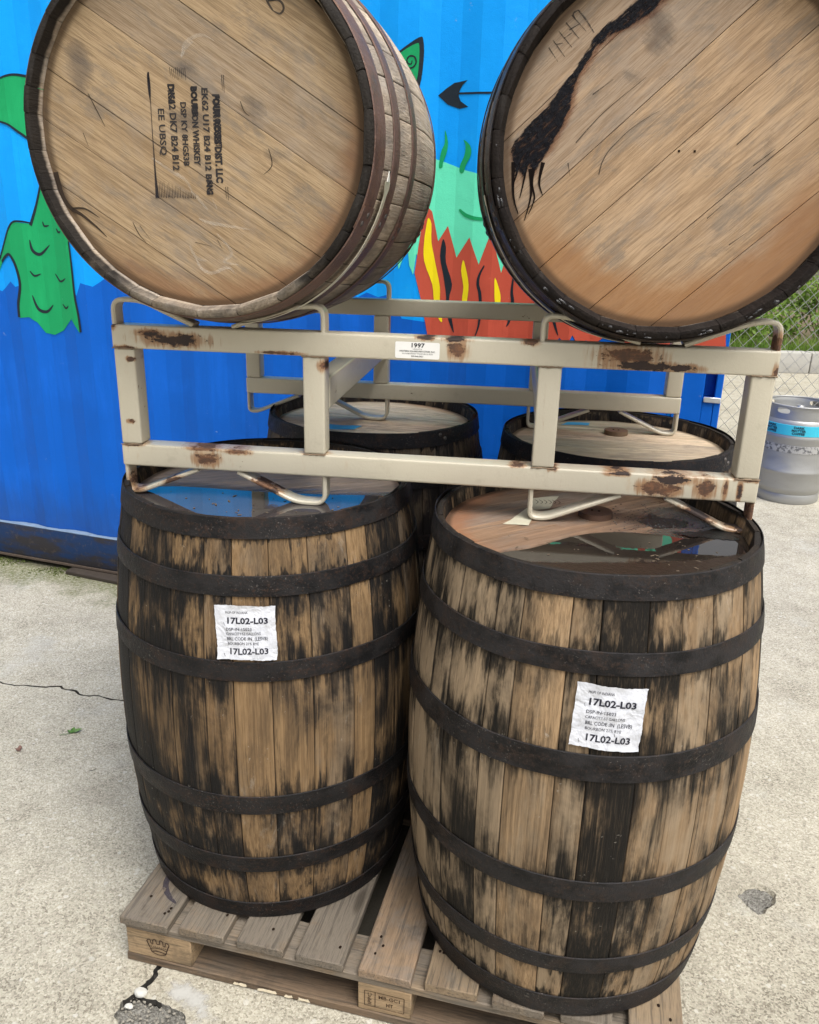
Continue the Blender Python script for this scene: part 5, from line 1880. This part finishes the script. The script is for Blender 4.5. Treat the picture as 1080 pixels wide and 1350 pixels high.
# ================================================================== bushes behind the kerb
g = G('leaf_bright')
v = g.obj
a = g.noise(v, 2.2, 4, .6)
b = g.noise(v, 40, 2, .5)
lc = g.mix(g.ss(a, .35, .65), (.13, .25, .035), (.32, .46, .09))
lc = g.mix(g.ss(b, .55, .75, 0, .6), lc, (.48, .56, .18))
pb = g.t.nodes.new('ShaderNodeBsdfPrincipled')
g.t.links.new(lc, pb.inputs['Base Color'])
pb.inputs['Roughness'].default_value = .5
tr = g.t.nodes.new('ShaderNodeBsdfTranslucent')
g.t.links.new(lc, tr.inputs['Color'])
mxs = g.t.nodes.new('ShaderNodeMixShader')
mxs.inputs[0].default_value = .5
g.t.links.new(pb.outputs[0], mxs.inputs[1])
g.t.links.new(tr.outputs[0], mxs.inputs[2])
g.t.links.new(mxs.outputs[0], g.o.inputs['Surface'])
M_leaf = g.m
M_twig = plain('twig_brown', (.12, .085, .05), .8, 0, .3, 30)


def bush(x, y, rx, ry, rz, n, seed, label, z0=.16, ls=.05):
    r = random.Random(seed)
    t = thing('leafy_bush', label, 'bush', (x, y, z0), r.uniform(0, 6), 'bushes growing behind the kerb')
    V, F = [], []
    clumps = [(Vector((r.uniform(-1, 1) * rx * .7, r.uniform(-1, 1) * ry * .7, r.uniform(.12, .95) * rz)), r.uniform(.2, .42) * rx) for _ in range(16)]
    for k in range(n):
        c, cr_ = r.choice(clumps)
        d = Vector((r.gauss(0, 1), r.gauss(0, 1), r.gauss(0, 1))).normalized() * cr_ * r.random() ** .4
        p = c + d
        p.z = max(p.z, .02)
        s = ls * r.uniform(.5, 1.2)
        u_ = Vector((r.gauss(0, 1), r.gauss(0, 1), r.gauss(0, .7))).normalized()
        w_ = u_.cross(Vector((r.gauss(0, 1), r.gauss(0, 1), r.gauss(0, 1)))).normalized()
        b = len(V)
        V += [p - u_ * s, p + w_ * s * .38 - u_ * .1 * s, p + u_ * s, p - w_ * s * .38 - u_ * .1 * s]
        F.append((b, b + 1, b + 2, b + 3))
    mesh_obj('foliage', V, F, M_leaf, t)['kind'] = 'stuff'
    V, F = [], []
    for c, cr_ in clumps:
        for _ in range(2):
            e_ = c + Vector((r.gauss(0, .1), r.gauss(0, .1), r.gauss(0, .1)))
            m_ = e_ * .5 + Vector((r.gauss(0, .06), r.gauss(0, .06), 0))
            pts = [Vector((r.gauss(0, .05), r.gauss(0, .05), -.02)), m_, e_]
            for i in range(2):
                a, b2 = pts[i], pts[i + 1]
                b = len(V)
                for q, p_ in ((.008, a), (.005, b2)):
                    for j in range(4):
                        V.append(p_ + Vector((math.cos(j * PI / 2) * q, math.sin(j * PI / 2) * q, 0)))
                for j in range(4):
                    F.append((b + j, b + (j + 1) % 4, b + 4 + (j + 1) % 4, b + 4 + j))
    mesh_obj('branches', V, F, M_twig, t)
    return t


bush(4.05, 10.75, .75, .5, 1.05, 3200, 1, 'bright green bush just right of the container corner, above the rack corner')
bush(5.25, 10.60, .80, .5, .85, 3200, 2, 'bright green low bush behind the fence at the right edge')
bush(4.7, 11.8, 1.1, .7, 1.75, 4200, 3, 'taller green bush filling the gap behind the two low bushes', ls=.06)
bush(6.6, 11.2, 1.2, .7, 1.6, 2600, 4, 'green bush outside the right edge of the picture', ls=.07)
bush(2.7, 11.2, 1.0, .7, 1.5, 2600, 5, 'green bush behind the container corner', ls=.07)
# weeds and dry stalks along the kerb
V, F = [], []
rg = random.Random(12)
for k in range(2600):
    x, y = rg.uniform(2.4, 7.5), 10.06 + abs(rg.gauss(0, .18))
    h = rg.uniform(.06, .26)
    a = rg.uniform(0, 6.28)
    dx, dy = math.cos(a), math.sin(a)
    b = len(V)
    tip = Vector((x + rg.gauss(0, .05), y + rg.gauss(0, .05), .2 + h))
    V += [(x - dx * .006, y - dy * .006, .17), (x + dx * .006, y + dy * .006, .17), tip]
    F.append((b, b + 1, b + 2))
wd = mesh_obj('weeds', V, F, M_leaf)
tag(wd, 'thin green weeds growing along the kerb behind the fence', 'weeds', kind='stuff')
# moss tufts where the container meets the concrete
V, F = [], []
for k in range(5200):
    u = rg.uniform(-.9, 1.6)
    dd = abs(rg.gauss(.02, .05)) + .005
    nn = mnoise.noise(Vector((u * 5, dd * 9, 3)))
    if nn < -.05 + dd * 1.5:
        continue
    x = C_O[0] + u * math.cos(A_C) + C_N[0] * dd
    y = C_O[1] + u * math.sin(A_C) + C_N[1] * dd
    s = rg.uniform(.002, .005)
    a = rg.uniform(0, 6.28)
    b = len(V)
    V += [(x - math.cos(a) * s, y - math.sin(a) * s, .0005), (x + math.cos(a) * s, y + math.sin(a) * s, .0005), (x + rg.gauss(0, .003), y + rg.gauss(0, .003), s * rg.uniform(.8, 2.2))]
    F.append((b, b + 1, b + 2))
ms = mesh_obj('moss', V, F, plain('moss_green', (.075, .095, .022), .9, 0, .5, 30, 0))
tag(ms, 'thin green moss growing along the foot of the blue container', 'moss', kind='stuff')

# grit scattered over the concrete
gb = bmesh.new()
for k in range(520):
    x, y = rg.uniform(-1.9, 1.9), rg.uniform(1.15, 3.3)
    lx, ly = (x + .591), (y - 1.371)
    uu, vv = lx * math.cos(PY) + ly * math.sin(PY), -lx * math.sin(PY) + ly * math.cos(PY)
    if -.01 < uu < 1.16 and -.01 < vv < 1.25:
        continue
    if in_poly(x, y, crack1) or in_poly(x, y, crack2) or in_poly(x, y, pit):
        continue
    s = rg.uniform(.0008, .0032) * (1.6 if rg.random() < .05 else 1)
    mt = Matrix.Translation((x, y, s * .3)) @ Matrix.Rotation(rg.uniform(0, 6), 4, 'Z') @ Matrix.Diagonal((s, s * rg.uniform(.5, 1), s * .6, 1))
    bmesh.ops.create_icosphere(gb, subdivisions=1, radius=1, matrix=mt)
gt_ = bm_obj('grit', gb, plain('loose_grit', (.26, .24, .20), .85, 0, .75, 4, .001), None, 60)
tag(gt_, 'tiny loose grit scattered over the pale concrete', 'grit', kind='stuff')

# ================================================================== leaves blown onto the concrete
def leaf(name, x, y, rot, L_, W_, mat, label, curl=.3, stem=.02, parts=2):
    V, F = [], []
    for p_ in range(parts):
        c, s = math.cos(rot + p_ * 1.1), math.sin(rot + p_ * 1.1)
        n = 7
        b = len(V)
        for i in range(n):
            t = i / (n - 1)
            wv = W_ * math.sin(PI * t ** .8) * (1 - .2 * p_)
            for q in (-1, 0, 1):
                lx, ly = t * L_ * (1 - .2 * p_), q * wv / 2
                lz = .002 + curl * L_ * (t - .3) ** 2 + abs(q) * wv * .35
                V.append((x + c * lx - s * ly, y + s * lx + c * ly, lz))
        for i in range(n - 1):
            for q in range(2):
                a = b + i * 3 + q
                F.append((a, a + 3, a + 4, a + 1))
    b = len(V)
    c, s = math.cos(rot + PI * .95), math.sin(rot + PI * .95)
    for i in range(5):
        t = i / 4
        for q in (-1, 1):
            V.append((x + c * stem * t - s * q * .0011 + .002 * math.sin(t * 4), y + s * stem * t + c * q * .0011, .0035))
    for i in range(4):
        F.append((b + i * 2, b + i * 2 + 1, b + i * 2 + 3, b + i * 2 + 2))
    o = mesh_obj(name, V, F, mat, smooth=60)
    tag(o, label, 'leaf')
    return o


leaf('fallen_leaf', -1.040, 2.200, .55, .030, .018, plain('leaf_green', (.07, .16, .03), .5, 0, .3, 60), 'small curled green leaf lying on the concrete left of the barrels', .5, .035, 3)
leaf('fallen_leaf', -1.160, 2.105, 2.0, .020, .012, plain('leaf_brown', (.16, .09, .07), .8, 0, .4, 60), 'tiny dry brown leaf near the left edge of the concrete', .7, .008, 3)
leaf('twig_fragment', -0.905, 2.02, .8, .010, .003, M_crack, 'tiny dark plant scrap on the concrete below the green leaf', .2, .012, 1)
